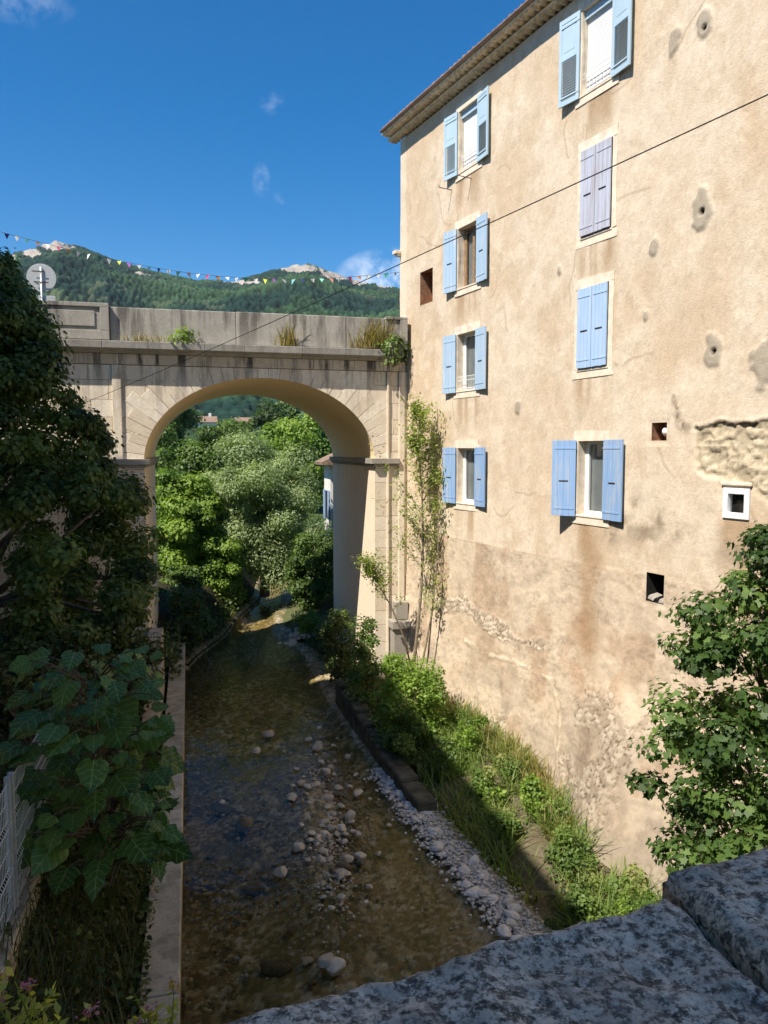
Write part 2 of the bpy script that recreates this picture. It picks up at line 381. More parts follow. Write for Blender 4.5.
def blades(name, P_, hgt, mat, parent=None, lean=.5, wd=1.0, rng=RNG, tone=None):
    """upright grass blades, each a bent tapering strip"""
    n = len(P_); az = rng.random(n) * 6.283; ln = lean * (.3 + rng.random(n)); h = hgt * (.3 + 1.1 * rng.random(n) ** 1.6)
    d = np.stack([np.cos(az), np.sin(az), 0 * az], 1); b = np.stack([-np.sin(az), np.cos(az), 0 * az], 1) * (.012 * wd)
    ts = (0, .45, .8, 1); V = []
    for t_, wv in zip(ts, (1, .9, .55, .05)):
        c0 = P_ + d * (ln * h * t_ ** 2)[:, None] + np.array([0, 0, 1.]) * (h * t_ * (1 - .25 * ln * t_))[:, None]
        V += [c0 - b * wv, c0 + b * wv]
    V = np.stack(V, 1).reshape(-1, 3); i = np.arange(n)[:, None] * 8
    Fa = np.concatenate([i + np.array([[0, 1, 3, 2]]), i + np.array([[2, 3, 5, 4]]), i + np.array([[4, 5, 7, 6]])])
    v = rng.random(n) if tone is None else np.clip(tone + (rng.random(n) - .5) * .5, 0, 1)
    return np_mesh(name, V, Fa, mat, parent, var=np.tile(v, 3))

# ================================================================== SETTING
FA0 = Vector((6.15, 22.37, 0)); ES = Vector((.192, -.981, 0)); EN = Vector((-.981, -.192, 0))
def Fp(s, z, o=0.0): return FA0 + ES * s + EN * o + Vector((0, 0, z))
def facade_x(Y): return 6.15 + .1957 * (22.37 - Y)
def foot(s, z):   # how far the thickened wall foot stands out from the facade plane
    return .34 * np.clip((4.6 - z) / 4.4, 0, 1) ** 1.7 + .95 * np.clip((3.0 - z) / 2.9, 0, 1) ** 1.25 * sst(7.6, 10.6, s)
def wall_x(Y):
    return facade_x(Y) - foot((22.37 - np.asarray(Y)) / .981, .25)
def shore(Y):   # right water edge
    return np.interp(Y, [4, 9, 10.5, 13.8, 16, 21, 24, 27, 30, 34, 38, 44, 60], [5.0, 4.75, 4.7, 4.35, 4.15, 3.95, 3.9, 4.0, 3.7, 3.5, 4.3, 5.2, 7.0])
def lshore(Y):
    return np.interp(Y, [4, 26, 28, 31, 34, 38, 44, 60], [-.3, -.3, .2, 1.3, 2.0, 3.3, 4.1, 5.5])
# ---- far ground
mb = MB(); mb.face([(-3000, -3000, -.9), (3000, -3000, -.9), (3000, 3000, -.9), (-3000, 3000, -.9)])
tag(mb.build('ground', simple('far_ground', (.06, .08, .03), 1, 0, .4, .05)), kind='structure')
# ---- riverbed and banks in one sheet each
def bed_mat():
    t = NT('riverbed'); c_ = t.attr('Col')
    c_ = t.mix(t.ramp(t.noise(26, 5, .65), .35, .8, 0, .5), c_, (.05, .038, .016))
    return t.done(t.pbr(c_, .8, t.bump(t.noise(40, 4), .5, .02), 0, .2))
xs = np.arange(-.5, 7.6, .045); ys = np.concatenate([np.arange(4, 27, .05), np.arange(27, 62, .14)])
X, Y = np.meshgrid(xs, ys)
f1, f2, idd = worley(X * 7, Y * 7, 3); g1, g2, gid = worley(X * 14, Y * 14, 8)
big1, big2, bigid = worley(X * 1.7, Y * 1.7, 21)
cob = np.clip((f2 - f1) * 1.6, 0, 1) ** .6; cob2 = np.clip((g2 - g1) * 1.6, 0, 1) ** .6
mask = sst(.35, .65, fbm(X * .8, Y * .8, 3, 4))
sh = shore(Y); ls = lshore(Y)
dep = -.26 - .16 * (1 - sst(0, 2.2, X - ls)) + .13 * fbm(X * .5, Y * .35, 3, 9)
bar = np.exp(-(((X - (2.35 + .10 * (Y - 14))) / .55) ** 2 + ((Y - 14.6) / 2.9) ** 2)) * .20
bar2 = np.exp(-(((X - 2.0) / .5) ** 2 + ((Y - 31.0) / .6) ** 2)) * .2
bar3 = np.exp(-(((X - 3.9) / .7) ** 2 + ((Y - 31.5) / 1.5) ** 2)) * .45
Z = dep + bar + bar2 + bar3 + (cob * .075 + cob2 * .02) * (.35 + .65 * mask) + .05 * np.clip(.4 - big1, 0, 1) * (bigid > .6)
edge = sst(-.55, .25, X - sh); Z = Z * (1 - edge) + (.03 + .05 * cob - .25 * sst(.5, 1.0, X - sh)) * edge
ledge = sst(.25, -.35, X - ls) * (Y > 26.5); Z = Z * (1 - ledge) + .3 * ledge
pal = np.array([(.33, .24, .10), (.24, .18, .075), (.44, .35, .20), (.16, .14, .06), (.55, .47, .33), (.30, .20, .09)])
ci = pal[(idd * 5.999).astype(int)]; cj = pal[(gid * 5.999).astype(int)]
C = np.where((mask > .5)[..., None], ci, cj) * (.55 + .45 * np.maximum(cob, cob2))[..., None]
alg = sst(.45, .7, fbm(X * 1.1, Y * .7, 4, 31)); C = lerp3(C, (.075, .08, .022), alg * .5)
C = lerp3(C, (.40, .37, .31), np.clip(edge * .75 * (1 - sst(15.5, 17, Y) * .8) + bar * .9 + bar3 * 1.4, 0, .85) * (.5 + .5 * cob))
tag(np_mesh('riverbed', np.stack([X, Y, Z], -1).reshape(-1, 3), grid_faces(*X.shape), bed_mat(), col=C.reshape(-1, 3), smooth=True), kind='structure')
def water_mat():
    t = NT('stream_water')
    n = t.math('ADD', t.noise(2.2, 3, .5, (1, .55, 1)), t.math('MULTIPLY', t.noise(9, 2, .5, (1, .6, 1)), .25))
    bp = t.bump(n, .5, .06)
    tr = t.n.new('ShaderNodeBsdfTransparent'); tr.inputs[0].default_value = (.90, .87, .74, 1)
    gl = t.n.new('ShaderNodeBsdfGlossy'); gl.inputs['Roughness'].default_value = .08; t.l.new(bp, gl.inputs['Normal'])
    fr = t.n.new('ShaderNodeFresnel'); fr.inputs['IOR'].default_value = 1.22; t.l.new(bp, fr.inputs['Normal'])
    mx = t.n.new('ShaderNodeMixShader'); t.l.new(fr.outputs[0], mx.inputs[0])
    t.l.new(tr.outputs[0], mx.inputs[1]); t.l.new(gl.outputs[0], mx.inputs[2]); return t.done(mx.outputs[0])
mb = MB(); mb.face([(-.30, 3, 0), (7.5, 3, 0), (9, 62, 0), (-.30, 62, 0)])
tag(mb.build('stream', water_mat()), kind='structure')
# right bank
def ground_mat(name, a, b, d):
    t = NT(name); c_ = t.mix(t.ramp(t.noise(1.6, 6, .65), .35, .7), a, b); c_ = t.mix(t.ramp(t.noise(14, 4, .6), .5, .8, 0, .7), c_, d)
    return t.done(t.pbr(c_, 1, t.bump(t.noise(18, 6, .7), .8, .05), 0, .05))
ys = np.arange(3, 29, .12); u = np.linspace(0, 1, 26); U, Y = np.meshgrid(u, ys)
x0 = shore(Y) + .15; x1 = np.where(Y < 22.3, wall_x(Y) + .25, 9.5); X = x0 + (x1 - x0) * U
BH = np.interp(Y, [8, 11, 14, 18, 22], [.20, .25, .50, .95, 1.15]); Z = -.12 + BH * sst(.0, .9, U) + .14 * (fbm(X * 2, Y * 2, 4, 5) - .5)
def bank_z(x, y):
    a = float(shore(y)) + .15; b = float(wall_x(y)) + .25 if y < 22.3 else 9.5
    q = (x - a) / (b - a); return float(-.12 + np.interp(y, [8, 11, 14, 18, 22], [.20, .25, .50, .95, 1.15]) * sst(.0, .9, np.array(q)))
tag(np_mesh('right_bank', np.stack([X, Y, Z], -1).reshape(-1, 3), grid_faces(*X.shape), ground_mat('bank_earth', (.10, .085, .05), (.16, .13, .08), (.26, .23, .18)), smooth=True), kind='structure')
ys = np.arange(27.5, 64, .5); u = np.linspace(0, 1, 40); U, Y = np.meshgrid(u, ys)
X = shore(Y) + .1 + 36 * U ** 1.6; Z = -.05 + 1.5 * sst(0, .35, U) + .3 * (fbm(X * .6, Y * .6, 3, 5) - .5) + np.maximum(0, U - .4) * 9
tag(np_mesh('far_right_bank', np.stack([X, Y, Z], -1).reshape(-1, 3), grid_faces(*X.shape), ground_mat('far_bank_earth', (.07, .09, .03), (.12, .12, .06), (.20, .18, .12)), smooth=True), kind='structure')
# left bank
ys = np.concatenate([np.arange(.8, 27, .25), np.arange(27, 64.5, .5)]); u = np.linspace(0, 1, 60); U, Y = np.meshgrid(u, ys)
x0 = np.where(Y < 26.6, -.74, lshore(Y) - .05); X = x0 - 34 * U ** 2.2; D = x0 - X
Z = np.where(Y < 26.6, .88, .1) + 1.5 * sst(.0, 1.5, D) + .8 * sst(1.2, 5, D) + .2 * (fbm(X * 1.5, Y * 1.5, 4, 15) - .5) * sst(0, .5, D)
def lbank_z(x, y):
    d = np.array(-.74 - x); return float(.88 + 1.5 * sst(.0, 1.5, d) + .8 * sst(1.2, 5, d))
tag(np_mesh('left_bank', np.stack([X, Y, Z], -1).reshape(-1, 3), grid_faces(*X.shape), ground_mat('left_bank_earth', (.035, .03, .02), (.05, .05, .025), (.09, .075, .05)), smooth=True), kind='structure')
# ---- valley floor rising to wooded mountain
def mountain():
    az = np.linspace(R(-50), R(32), 1250); rr = np.concatenate([np.linspace(62, 300, 60), np.geomspace(304, 1330, 290), np.linspace(1345, 1900, 25)])
    A, Q = np.meshgrid(az, rr)
    px = np.array([-400, -200, -60, 0, 20, 45, 65, 90, 120, 160, 200, 240, 270, 290, 310, 330, 350, 365, 385, 402, 470, 600, 760])
    py = np.array([330, 300, 280, 268, 262, 256, 250, 256, 268, 279, 287, 287, 279, 273, 270, 277, 285, 288, 292, 296, 305, 320, 350])
    paz = np.arctan2(px - 384, FPX) + YAW; ph = (449 - py) / FPX * np.cos(paz - YAW)
    prof = np.interp(A, paz, ph)
    Xx = np.sin(A) * Q; Yy = np.cos(A) * Q
    low = 1.2 + 14 * sst(62, 230, Q) + .04 * np.maximum(0, Q - 230)
    rise = sst(240, 1320, Q + 160 * (fbm(A * 9, Q * 0, 3, 3) - .5)) ** 1.05
    top = prof * 1300 + CZ
    H = low * (1 - rise) + top * rise
    H += (fbm(Xx / 150, Yy / 150, 4, 40) - .5) * 75 * rise * (1 - sst(1150, 1400, Q) * .93)
    H = np.minimum(H, CZ + Q * prof * (.86 + .14 * sst(500, 1250, Q)))
    H -= sst(1330, 1900, Q) * 240
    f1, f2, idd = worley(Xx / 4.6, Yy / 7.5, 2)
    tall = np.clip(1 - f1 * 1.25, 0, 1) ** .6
    e = A; rk = np.zeros_like(H)
    n1 = fbm(A * 190, Q / 55, 4, 77); elev = (H - CZ) / Q
    def blob(x, y, wx, wy, th=.5):
        a0 = math.atan2(x - 384, FPX) + YAW; e0 = (449 - y) / FPX * math.cos(a0 - YAW)
        q = ((A - a0) / (wx / FPX)) ** 2 + ((elev - e0) / (wy / FPX)) ** 2
        return np.clip(1.6 - q + (n1 - .5) * 2.6, 0, 1)
    for b in ((62, 253, 13, 5), (40, 260, 7, 4), (16, 266, 6, 5), (300, 275, 22, 4.5), (338, 281, 14, 5), (362, 288, 10, 3.5), (245, 289, 14, 2), (385, 291, 10, 3), (150, 281, 12, 1.5)):
        rk = np.maximum(rk, blob(*b))
    rk = rk * (Q > 700)
    H += (tall * 5 + idd * 4) * (1 - rk) * sst(150, 400, Q) + rk * (fbm(Xx / 18, Yy / 18, 3, 6) - .4) * 16
    t1 = fbm(Xx / 120, Yy / 120, 4, 50); t2 = fbm(Xx / 30, Yy / 30, 3, 60)
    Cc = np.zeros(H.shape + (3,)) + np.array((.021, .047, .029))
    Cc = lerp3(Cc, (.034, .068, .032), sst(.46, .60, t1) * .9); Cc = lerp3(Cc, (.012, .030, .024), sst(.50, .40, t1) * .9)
    Cc *= (.16 + 1.25 * (.25 + .75 * idd) * tall + .45 * (t2 - .5))[..., None]  # shade between the tree crowns is darkened into the colour
    Cc = lerp3(Cc, (.10, .11, .06), sst(.68, .78, t2) * .4)
    Cc = lerp3(Cc, (.36, .31, .27), sst(.25, .7, rk) * (.7 + .6 * (n1 - .5)))
    Cc *= 1.2
    nearf = 1 - sst(62, 240, Q); Cc = lerp3(Cc, (.09, .13, .04), nearf * .7)
    t = NT('wooded_slope'); c_ = t.attr('Col')
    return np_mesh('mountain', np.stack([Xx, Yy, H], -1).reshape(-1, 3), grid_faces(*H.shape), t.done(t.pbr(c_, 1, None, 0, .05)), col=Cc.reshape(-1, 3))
tag(mountain(), kind='structure')

# ================================================================== STONE BRIDGE
BY = 21.9; BY2 = 28.7; AX0, AX1 = -1.18, 5.27; ACX = (AX0 + AX1) / 2; AHW = (AX1 - AX0) / 2; ASP = 7.15; ARISE = 2.36
bridge = empty('arch_bridge', (ACX, 25, 0), 'old stone road bridge with one tall plastered arch spanning the stream', 'bridge')
def arc(t, da=0., db=0.): return ACX - (AHW + da) * math.cos(t), ASP + (ARISE + db) * math.sin(t)
N = 48
mb = MB(); so_ = MB()
for i in range(N):
    a, b = arc(math.pi * i / N), arc(math.pi * (i + 1) / N)
    for y, fl in ((BY, 0), (BY2, 1)):
        q = [(a[0], y, a[1]), (b[0], y, b[1]), (b[0], y, 10.05), (a[0], y, 10.05)]; mb.face(q if not fl else q[::-1])
    so_.face([(a[0], BY - .012, a[1]), (b[0], BY - .012, b[1]), (b[0], BY2, b[1]), (a[0], BY2, a[1])])
for x0, x1 in ((-16, AX0), (AX1, 15)):
    mb.face([(x0, BY, -.6), (x1, BY, -.6), (x1, BY, 10.05), (x0, BY, 10.05)]); mb.face([(x0, BY2, -.6), (x1, BY2, -.6), (x1, BY2, 10.05), (x0, BY2, 10.05)][::-1])
for x in (-16, 15): mb.face([(x, BY, -.6), (x, BY2, -.6), (x, BY2, 10.05), (x, BY, 10.05)])
mb.build('body', M['mortar'], bridge)
so_.build('soffit', M['soffit'], bridge, True)
for x in (AX0, AX1):
    mb = MB(); mb.face([(x, BY - .012, -.6), (x, BY2, -.6), (x, BY2, ASP), (x, BY - .012, ASP)]); mb.build('pier_face', M['pier'], bridge)
# voussoirs
mb = MB(); nv = 33; ext = []
for i in range(nv):
    t0, t1 = math.pi * i / nv, math.pi * (i + 1) / nv
    L = (.72 + .32 * (i % 2) + random.uniform(-.08, .12)) * (1 if 3 < i < nv - 4 else .75)
    def outp(t):
        x, z = arc(t); nx, nz = -math.cos(t) / AHW, math.sin(t) / ARISE; l_ = math.hypot(nx, nz); nx /= l_; nz /= l_
        k = L if nz < 1e-3 else min(L, (9.77 - z) / nz); return (x + nx * k, z + nz * k)
    g = .0020
    sub = [arc(t0 + g + (t1 - t0 - 2 * g) * q / 3) for q in range(4)]
    poly = sub + [outp(t1 - g), outp(t0 + g)]
    mb.prism([(p[0], BY + .05, p[1]) for p in poly], (0, -.065 - random.uniform(0, .008), 0), random.random())
mb.build('arch_ring', M['ashlar'], bridge, bevel=.007)
# ashlar courses
mb = MB(); z = -.5; row = 0
while z < 9.76:
    h = min(.42 + .05 * ((row * 7) % 3), 9.77 - z)
    if h < .08: break
    for side in (-1, 1):
        def lim(zz):
            if zz <= ASP: return AX0 if side < 0 else AX1
            q = math.asin(min(1, (zz - ASP) / (ARISE + .3))); return ACX + side * (AHW + .3) * math.cos(q) if q < 1.5 else ACX
        a, b = lim(z), lim(z + h)
        x = -9.0 if side < 0 else 8.0
        x -= side * ((row % 2) * .45)
        while True:
            wd = random.uniform(.75, 1.25); x2 = x - side * wd
            if side < 0: last = x2 > min(a, b) - .4
            else: last = x2 < max(a, b) + .4
            p0, p1 = (x2, x2) if not last else (a, b)
            g = .006
            q = [(x - side * g, z + g), (p0 + side * g, z + g), (p1 + side * g, z + h - g), (x - side * g, z + h - g)]
            if abs(q[0][0] - q[1][0]) > .1: mb.prism([(p[0], BY + .03, p[1]) for p in q], (0, -.04 - random.uniform(0, .006), 0), random.random())
            if last: break
            x = x2
    z += h; row += 1
mb.build('ashlar_facing', M['ashlar'], bridge, bevel=.005)
mb = MB(); x = -9
while x < 6.1:
    wd = random.uniform(.8, 1.3); x2 = min(x + wd, 6.16); mb.box(x + .004, x2 - .004, BY - .05 - random.uniform(0, .008), BY + .03, 9.785, 10.06, random.random()); x = x2
mb.build('frieze', M['frieze'], bridge, bevel=.006)
mb = MB(); x = -9
while x < 6.0:
    wd = random.uniform(1.0, 1.7); x2 = min(x + wd, 6.02)
    mb.prism([(x + .003, p[0], p[1]) for p in ((BY + .3, 10.065), (BY - .12, 10.065), (BY - .17, 10.12), (BY - .36, 10.17), (BY - .38, 10.36), (BY + .3, 10.39))], (x2 - x - .006, 0, 0), random.random()); x = x2
mb.build('cornice', M['parapet'], bridge, bevel=.012)
# parapet wall in worn slabs
mb = MB(); x = -1.95; 
while x < 5.5:
    wd = random.uniform(2.4, 3.9); x2 = min(x + wd, 5.52); dy = random.uniform(0, .012); zt = 11.27 + random.uniform(-.012, .012)
    mb.box(x + .004, x2 - .004, BY - .16 + dy, BY + .2, 10.38, zt, random.random()); x = x2
mb.build('parapet', M['parapet'], bridge, bevel=.02)
for x0, x1, zt in ((-9, -1.96, 11.33), (5.53, 6.17, 11.30)):
    mb = MB(); y0 = BY - .30
    mb.box(x0, x1, y0, BY + .3, 10.385, 10.62, .6); mb.box(x0, x1, y0, BY + .3, 11.22, zt, .5)
    mb.box(x0, x1, y0 + .05, BY + .28, 10.62, 11.22, .4)
    mb.box(x1 - .22, x1, y0, y0 + .06, 10.62, 11.22, .5)
    if x0 < -5: mb.box(x0, x1 - .35, y0 + .018, y0 + .07, 10.72, 11.12, .8)
    mb.build('parapet_block', M['parapet'], bridge, bevel=.012)
mb = MB(); mb.box(-16, 15, BY2 - .3, BY2 + .15, 10.05, 11.25); mb.build('rear_parapet', M['parapet'], bridge, bevel=.02)
mb = MB(); mb.box(-16, 15, BY + .2, BY2 - .3, 9.9, 10.3); mb.build('roadway', M['asphalt'], bridge)
for x, sg in ((AX0, -1), (AX1, 1)):                    # imposts round the springing
    mb = MB()
    for z0, z1, p in ((7.02, 7.10, .06), (7.10, 7.26, .14)):
        xa, xb = (x - 1.0, x + p) if sg < 0 else (x - p, 5.98)
        mb.box(xa, xb, BY - p - .02, BY + .02, z0, z1, .5)
        mb.box(min(x, x - sg * p), max(x, x - sg * p), BY + .02, BY2 - .02, z0, z1, .3)
    mb.build('impost', M['grey_stone'], bridge, bevel=.01)
for x0, x1 in ((5.62, 5.68), (5.98, 6.15), (-1.95, -1.72)):   # raised strips on the piers, the left one standing in for the block's shadow
    mb = MB(); mb.box(x0, x1, BY - .075, BY + .02, .2, 9.77, .6); mb.build('pier_strip', M['ashlar'], bridge, bevel=.01)
mb = MB(); mb.box(5.72, 6.30, BY - .45, BY, .3, 2.25, .4); mb.box(5.66, 6.34, BY - .52, BY, 2.25, 2.5, .6); mb.box(5.8, 6.2, BY - .35, BY, 2.5, 3.05, .6)
mb.build('pedestal', M['grey_stone'], bridge, bevel=.03)

# ================================================================== TALL HOUSE
ZT = 16.47
house = empty('town_house', FA0 + Vector((3, 0, .3)), 'tall old rendered house with pale blue shutters rising beside the stream', 'house')
OPN = dict(r1=(3.36, 4.28, 14.5, 16.0), r2=(3.36, 4.28, 11.62, 13.12), r3=(3.36, 4.28, 9.02, 10.46), r4=(3.40, 4.30, 6.14, 7.55),
           R1=(8.08, 8.98, 14.5, 16.12), R2=(8.18, 9.04, 11.72, 13.40), R3=(8.16, 9.02, 9.12, 10.72), R4=(8.22, 9.00, 6.18, 7.68),
           slot=(1.27, 2.0, 11.55, 12.46), niche=(10.22, 10.58, 7.67, 7.99), small=(11.84, 12.35, 6.40, 6.90), hole=(10.19, 10.62, 4.74, 5.27))
def coords(a, b, d, ed):
    c_ = [x for x in np.arange(a, b, d) if min(abs(x - e) for e in ed) > d * .45]
    return np.array(sorted(c_ + list(ed) + [b]))
se = sorted({x for o in OPN.values() for x in o[:2]}); ze = sorted({x for o in OPN.values() for x in o[2:]})
s_ = np.concatenate([coords(0, 13.6, .034, se), np.arange(13.8, 25, .2)]); z_ = coords(.2, ZT, .034, ze)
S, Zz = np.meshgrid(s_, z_)
n_big = fbm(S * .55, Zz * .40, 5, 1); n_mid = fbm(S * 2.3, Zz * 1.7, 5, 2); n_str = fbm(S * 3.2, Zz * .35, 4, 3); n_fin = fbm(S * 9, Zz * 9, 3, 4)
C = np.zeros(S.shape + (3,)) + np.array((.655, .545, .425))
C = lerp3(C, (.73, .635, .52), sst(.45, .60, n_big) * .8); C = lerp3(C, (.63, .50, .365), sst(.50, .36, n_big) * .7)
C = lerp3(C, (.58, .455, .325), sst(.50, .72, n_mid) * .35)
fl = fbm(S * 1.7, Zz * 1.5, 5, 14, .6); C = lerp3(C, (.75, .665, .55), sst(.58, .63, fl) * .4); C = lerp3(C, (.56, .44, .315), sst(.37, .32, fl) * .35)
sp = fbm(S * 11, Zz * 10, 3, 15, .65); C = lerp3(C, (.50, .40, .29), sst(.60, .70, sp) * .22)
gr = _h(np.floor(S * 29.4), np.floor(Zz * 29.4), 5); C *= (.95 + .10 * gr)[..., None]
for k in range(26):                                              # hairline cracks
    a0, b0 = random.uniform(.5, 13), random.uniform(4.5, 16); an = random.uniform(-2.2, -.9) if k % 3 else random.uniform(-.4, .4); q = [(a0, b0)]
    for _ in range(random.randint(4, 9)):
        an += random.uniform(-.6, .6); q.append((q[-1][0] + .16 * math.cos(an), q[-1][1] + .16 * math.sin(an)))
    C = lerp3(C, (.40, .31, .22), sst(.030, .010, segdist(S, Zz, q)) * .6)
off = (n_big - .5) * .05 + (n_mid - .5) * .012 + (fl > .6) * .004
# pale repaired corner and drips under the sills
C = lerp3(C, (.74, .66, .53), sst(.42, .30, S + (n_mid - .5) * .3) * .8)
for k in ('r1', 'r2', 'r3', 'r4', 'R1', 'R2', 'R3', 'R4', 'small'):
    a, b, zb, zt = OPN[k]
    m = sst(-.25, .1, S - a) * sst(.3, -.1, S - b) * sst(zb - 1.5, zb - .2, Zz) * (Zz < zb) * sst(.35, .6, n_str)
    C = lerp3(C, (.42, .30, .19), m * .85)
# lower wall: rough cast, browner, flaking
wob = (fbm(S * .9, S * 0, 3, 8) - .5) * .10
low = sst(5.22 + wob * .0, 5.17 + wob * .0, Zz)
C = lerp3(C, (.63, .515, .40), low * .6); C = lerp3(C, (.68, .57, .45), low * sst(.5, .62, fbm(S * .8, Zz * .9, 4, 22)) * .8)
C = lerp3(C, (.46, .33, .235), low * sst(.56, .68, fbm(S * 1.1, Zz * .8, 5, 23)) * .6); C = lerp3(C, (.40, .335, .275), low * sst(3.2, 1.0, Zz) * sst(.45, .62, fbm(S * 1.3, Zz * 1.1, 5, 26)) * .55)
rz = fbm(S * 11, Zz * 22, 4, 24, .75); C *= (1 - low * .20 * (1 - sst(.36, .46, rz)) * sst(.35, .6, fbm(S * 1.6, Zz * 1.6, 3, 97)) - low * .14 * sst(.55, .35, fbm(S * 5, Zz * 7, 3, 27)))[..., None]
off += low * (.008 + .018 * (rz - .5) + .022 * (fbm(S * 2.2, Zz * 2.2, 3, 25) - .5))
C = lerp3(C, (.25, .17, .11), np.exp(-((Zz - 5.18 - wob * .3) / .014) ** 2) * .45)
# lower-lower: rubble showing through
f1, f2, idd = worley(S * 6.0 + 2.6 * n_mid + .8 * n_fin, Zz * 9.5 + 2.2 * n_mid + 1.1 * fbm(S * 7, Zz * 7, 3, 91), 6)
stone = np.clip((f2 - f1) * 2.2 + (fbm(S * 20, Zz * 20, 2, 92) - .5) * .7, 0, 1) ** .8
def rubble(m, hi=.045):
    global C, off
    cc = np.array((.43, .355, .28)) + np.array((.24, .225, .20)) * ((idd > .42) * (.4 + .6 * idd) * np.clip(stone * 1.6 - .3, 0, 1))[..., None] - .16 * (sst(.25, .0, stone))[..., None]
    C = C * (1 - m[..., None]) + cc * m[..., None]; off = off + m * (stone * (.4 + .6 * idd) * hi * .5 - .008); C = C * (1 - m * .35 * sst(.22, .05, stone))[..., None]
jag = (fbm(S * 1.6, Zz * 1.6, 4, 33) - .5)
stone = np.clip((f2 - f1) * 3.2 + (fbm(S * 16, Zz * 16, 3, 94) - .5) * .9, 0, 1)
d = segdist(S, Zz, [(2.7, 3.32), (3.9, 3.5), (5.0, 3.30), (6.2, 3.10), (7.2, 3.20)])
rubble(sst(.17, .14, d + jag * .55), .07)
d = segdist(S, Zz, [(4.0, 2.60), (5.1, 2.5), (6.2, 2.62), (7.6, 2.55), (8.0, 1.9), (8.1, .9)])
d2 = d + (fbm(S * 6, Zz * 6, 3, 96) - .5) * .12; m = sst(.05, .02, d2) * sst(.36, .46, fbm(S * 3, Zz * 3, 3, 101)); C = lerp3(C, (.74, .64, .51), m * .8); off += m * .012 * (.3 + stone); C = lerp3(C, (.33, .25, .18), sst(.03, .0, np.abs(d2 - .075)) * (Zz < 2.62) * .5)
C = lerp3(C, (.50, .33, .22), sst(.9, .1, np.hypot((S - 9.0 + (Zz - 3) * .25 + jag) / 1.5, (Zz - 3.1) / 1.5)) * sst(.38, .58, fbm(S * 2.6, Zz * 2.0, 4, 98)) * .75)
m = sst(8.1, 8.6, S + jag * 1.2) * sst(10.8, 10.0, S + jag) * sst(3.0, 2.3, Zz + jag * 1.5); rubble(m * sst(.42, .50, fbm(S * 1.2, Zz * 1.2, 4, 36)) * .9, .06)
m = sst(1.5, .7, Zz + jag * 1.6); rubble(m * sst(.42, .58, fbm(S * .9, Zz * 1.1, 3, 37)) * .85)
# exposed rubble where the render has fallen off at the right, with its broken top edge
tope = np.interp(S, [11.1, 11.25, 11.45, 11.7, 12.0, 12.3, 12.6, 14, 15], [7.84, 7.86, 7.87, 7.97, 7.90, 7.92, 7.95, 8.1, 7.0]) + (fbm(S * 6, S * 0, 3, 41) - .5) * .10
bote = np.interp(S, [11.1, 11.3, 11.5, 12.0, 12.6, 14, 15], [7.5, 7.1, 7.03, 7.03, 6.7, 6.6, 7.0]) + jag * .15
inm = (S > 11.2 + jag * .2).astype(float) * sst(.02, -.02, Zz - tope) * sst(-.06, .06, Zz - bote) * (S < 15)
pale = np.stack([.58 + .08 * idd, .50 + .07 * idd, .37 + .06 * idd], -1) * (.66 + .34 * np.clip(stone * 1.8, 0, 1) * (.6 + .4 * idd))[..., None]
C = C * (1 - inm[..., None]) + pale * inm[..., None]; off = off * (1 - inm) + inm * (-.045 + .03 * stone * (idd > .35) + .03 * (n_fin - .5) + .06 * (fbm(S * 3, Zz * 4, 3, 93) - .5))
lip = np.exp(-((Zz - tope - .035) / .03) ** 2) * (S > 11.2) * (S < 15); off += lip * .012; C = lerp3(C, (.10, .08, .06), sst(.03, .012, np.abs(Zz - tope + .01)) * (S > 11.2) * (S < 15) * .9); ck = np.abs(fbm(S * 3.5, Zz * 5.5, 3, 99) - .5); C = lerp3(C, (.36, .29, .21), inm * sst(.022, .006, ck) * .7)
d = segdist(S, Zz, [(10.72, 8.45), (10.80, 8.2), (10.86, 8.0), (11.05, 7.92)]); m = sst(.16, .05, d + jag * .28); rubble(m, .05)
# grey mortar patches, two with a drain hole
for (ps, pz, pr, hole) in ((11.14, 14.4, .22, 1), (10.53, 14.45, .20, 0), (11.22, 11.46, .32, 1), (11.55, 9.15, .26, 1), (10.16, 11.1, .15, 0), (6.07, 8.46, .16, 0), (12.55, 8.85, .42, 0), (7.5, 11.25, .10, 0), (10.0, 9.9, .09, 0)):
    d = np.hypot((S - ps) * 1.25, (Zz - pz) * .85) + (fbm(S * 5, Zz * 5, 3, int(ps * 9)) - .5) * pr * .9
    m = sst(pr, pr * .7, d); C = lerp3(C, (.40, .355, .295), m * .85); off += m * .03
    if hole:
        hd = np.hypot(S - ps, Zz - pz + .04); C = lerp3(C, (.045, .038, .03), sst(.06, .035, hd)); off -= sst(.06, .035, hd) * .06
# damp blotches and a long brown run
for (ps, pz, ra, rb) in ((9.5, 6.1, .28, .22), (10.1, 6.0, .35, .25), (10.5, 6.25, .22, .2), (9.9, 6.5, .2, .16), (11.0, 6.05, .25, .2), (9.2, 5.9, .2, .25), (12.1, 5.85, .3, .22)):
    q = ((S - ps) / ra) ** 2 + ((Zz - pz) / rb) ** 2; C = lerp3(C, (.33, .265, .20), np.exp(-q * .9) * sst(.30, .62, fbm(S * 4.5, Zz * 4.5, 5, 52, .6)) * .95)
C = lerp3(C, (.36, .225, .125), np.exp(-((S - 8.65 + (n_mid - .5) * .5) / .30) ** 2) * sst(2.2, 3.8, Zz) * sst(6.4, 5.6, Zz) * .65)
C = lerp3(C, (.42, .36, .29), sst(.9, .5, Zz + jag) * .5)
off += foot(S, Zz)
C = C * (1 - .30 * sst(7.9, 9.2, S + jag) * sst(3.0, 1.6, Zz + jag))[..., None]  # colour darkened to offset the extra sun on the sloping wall foot
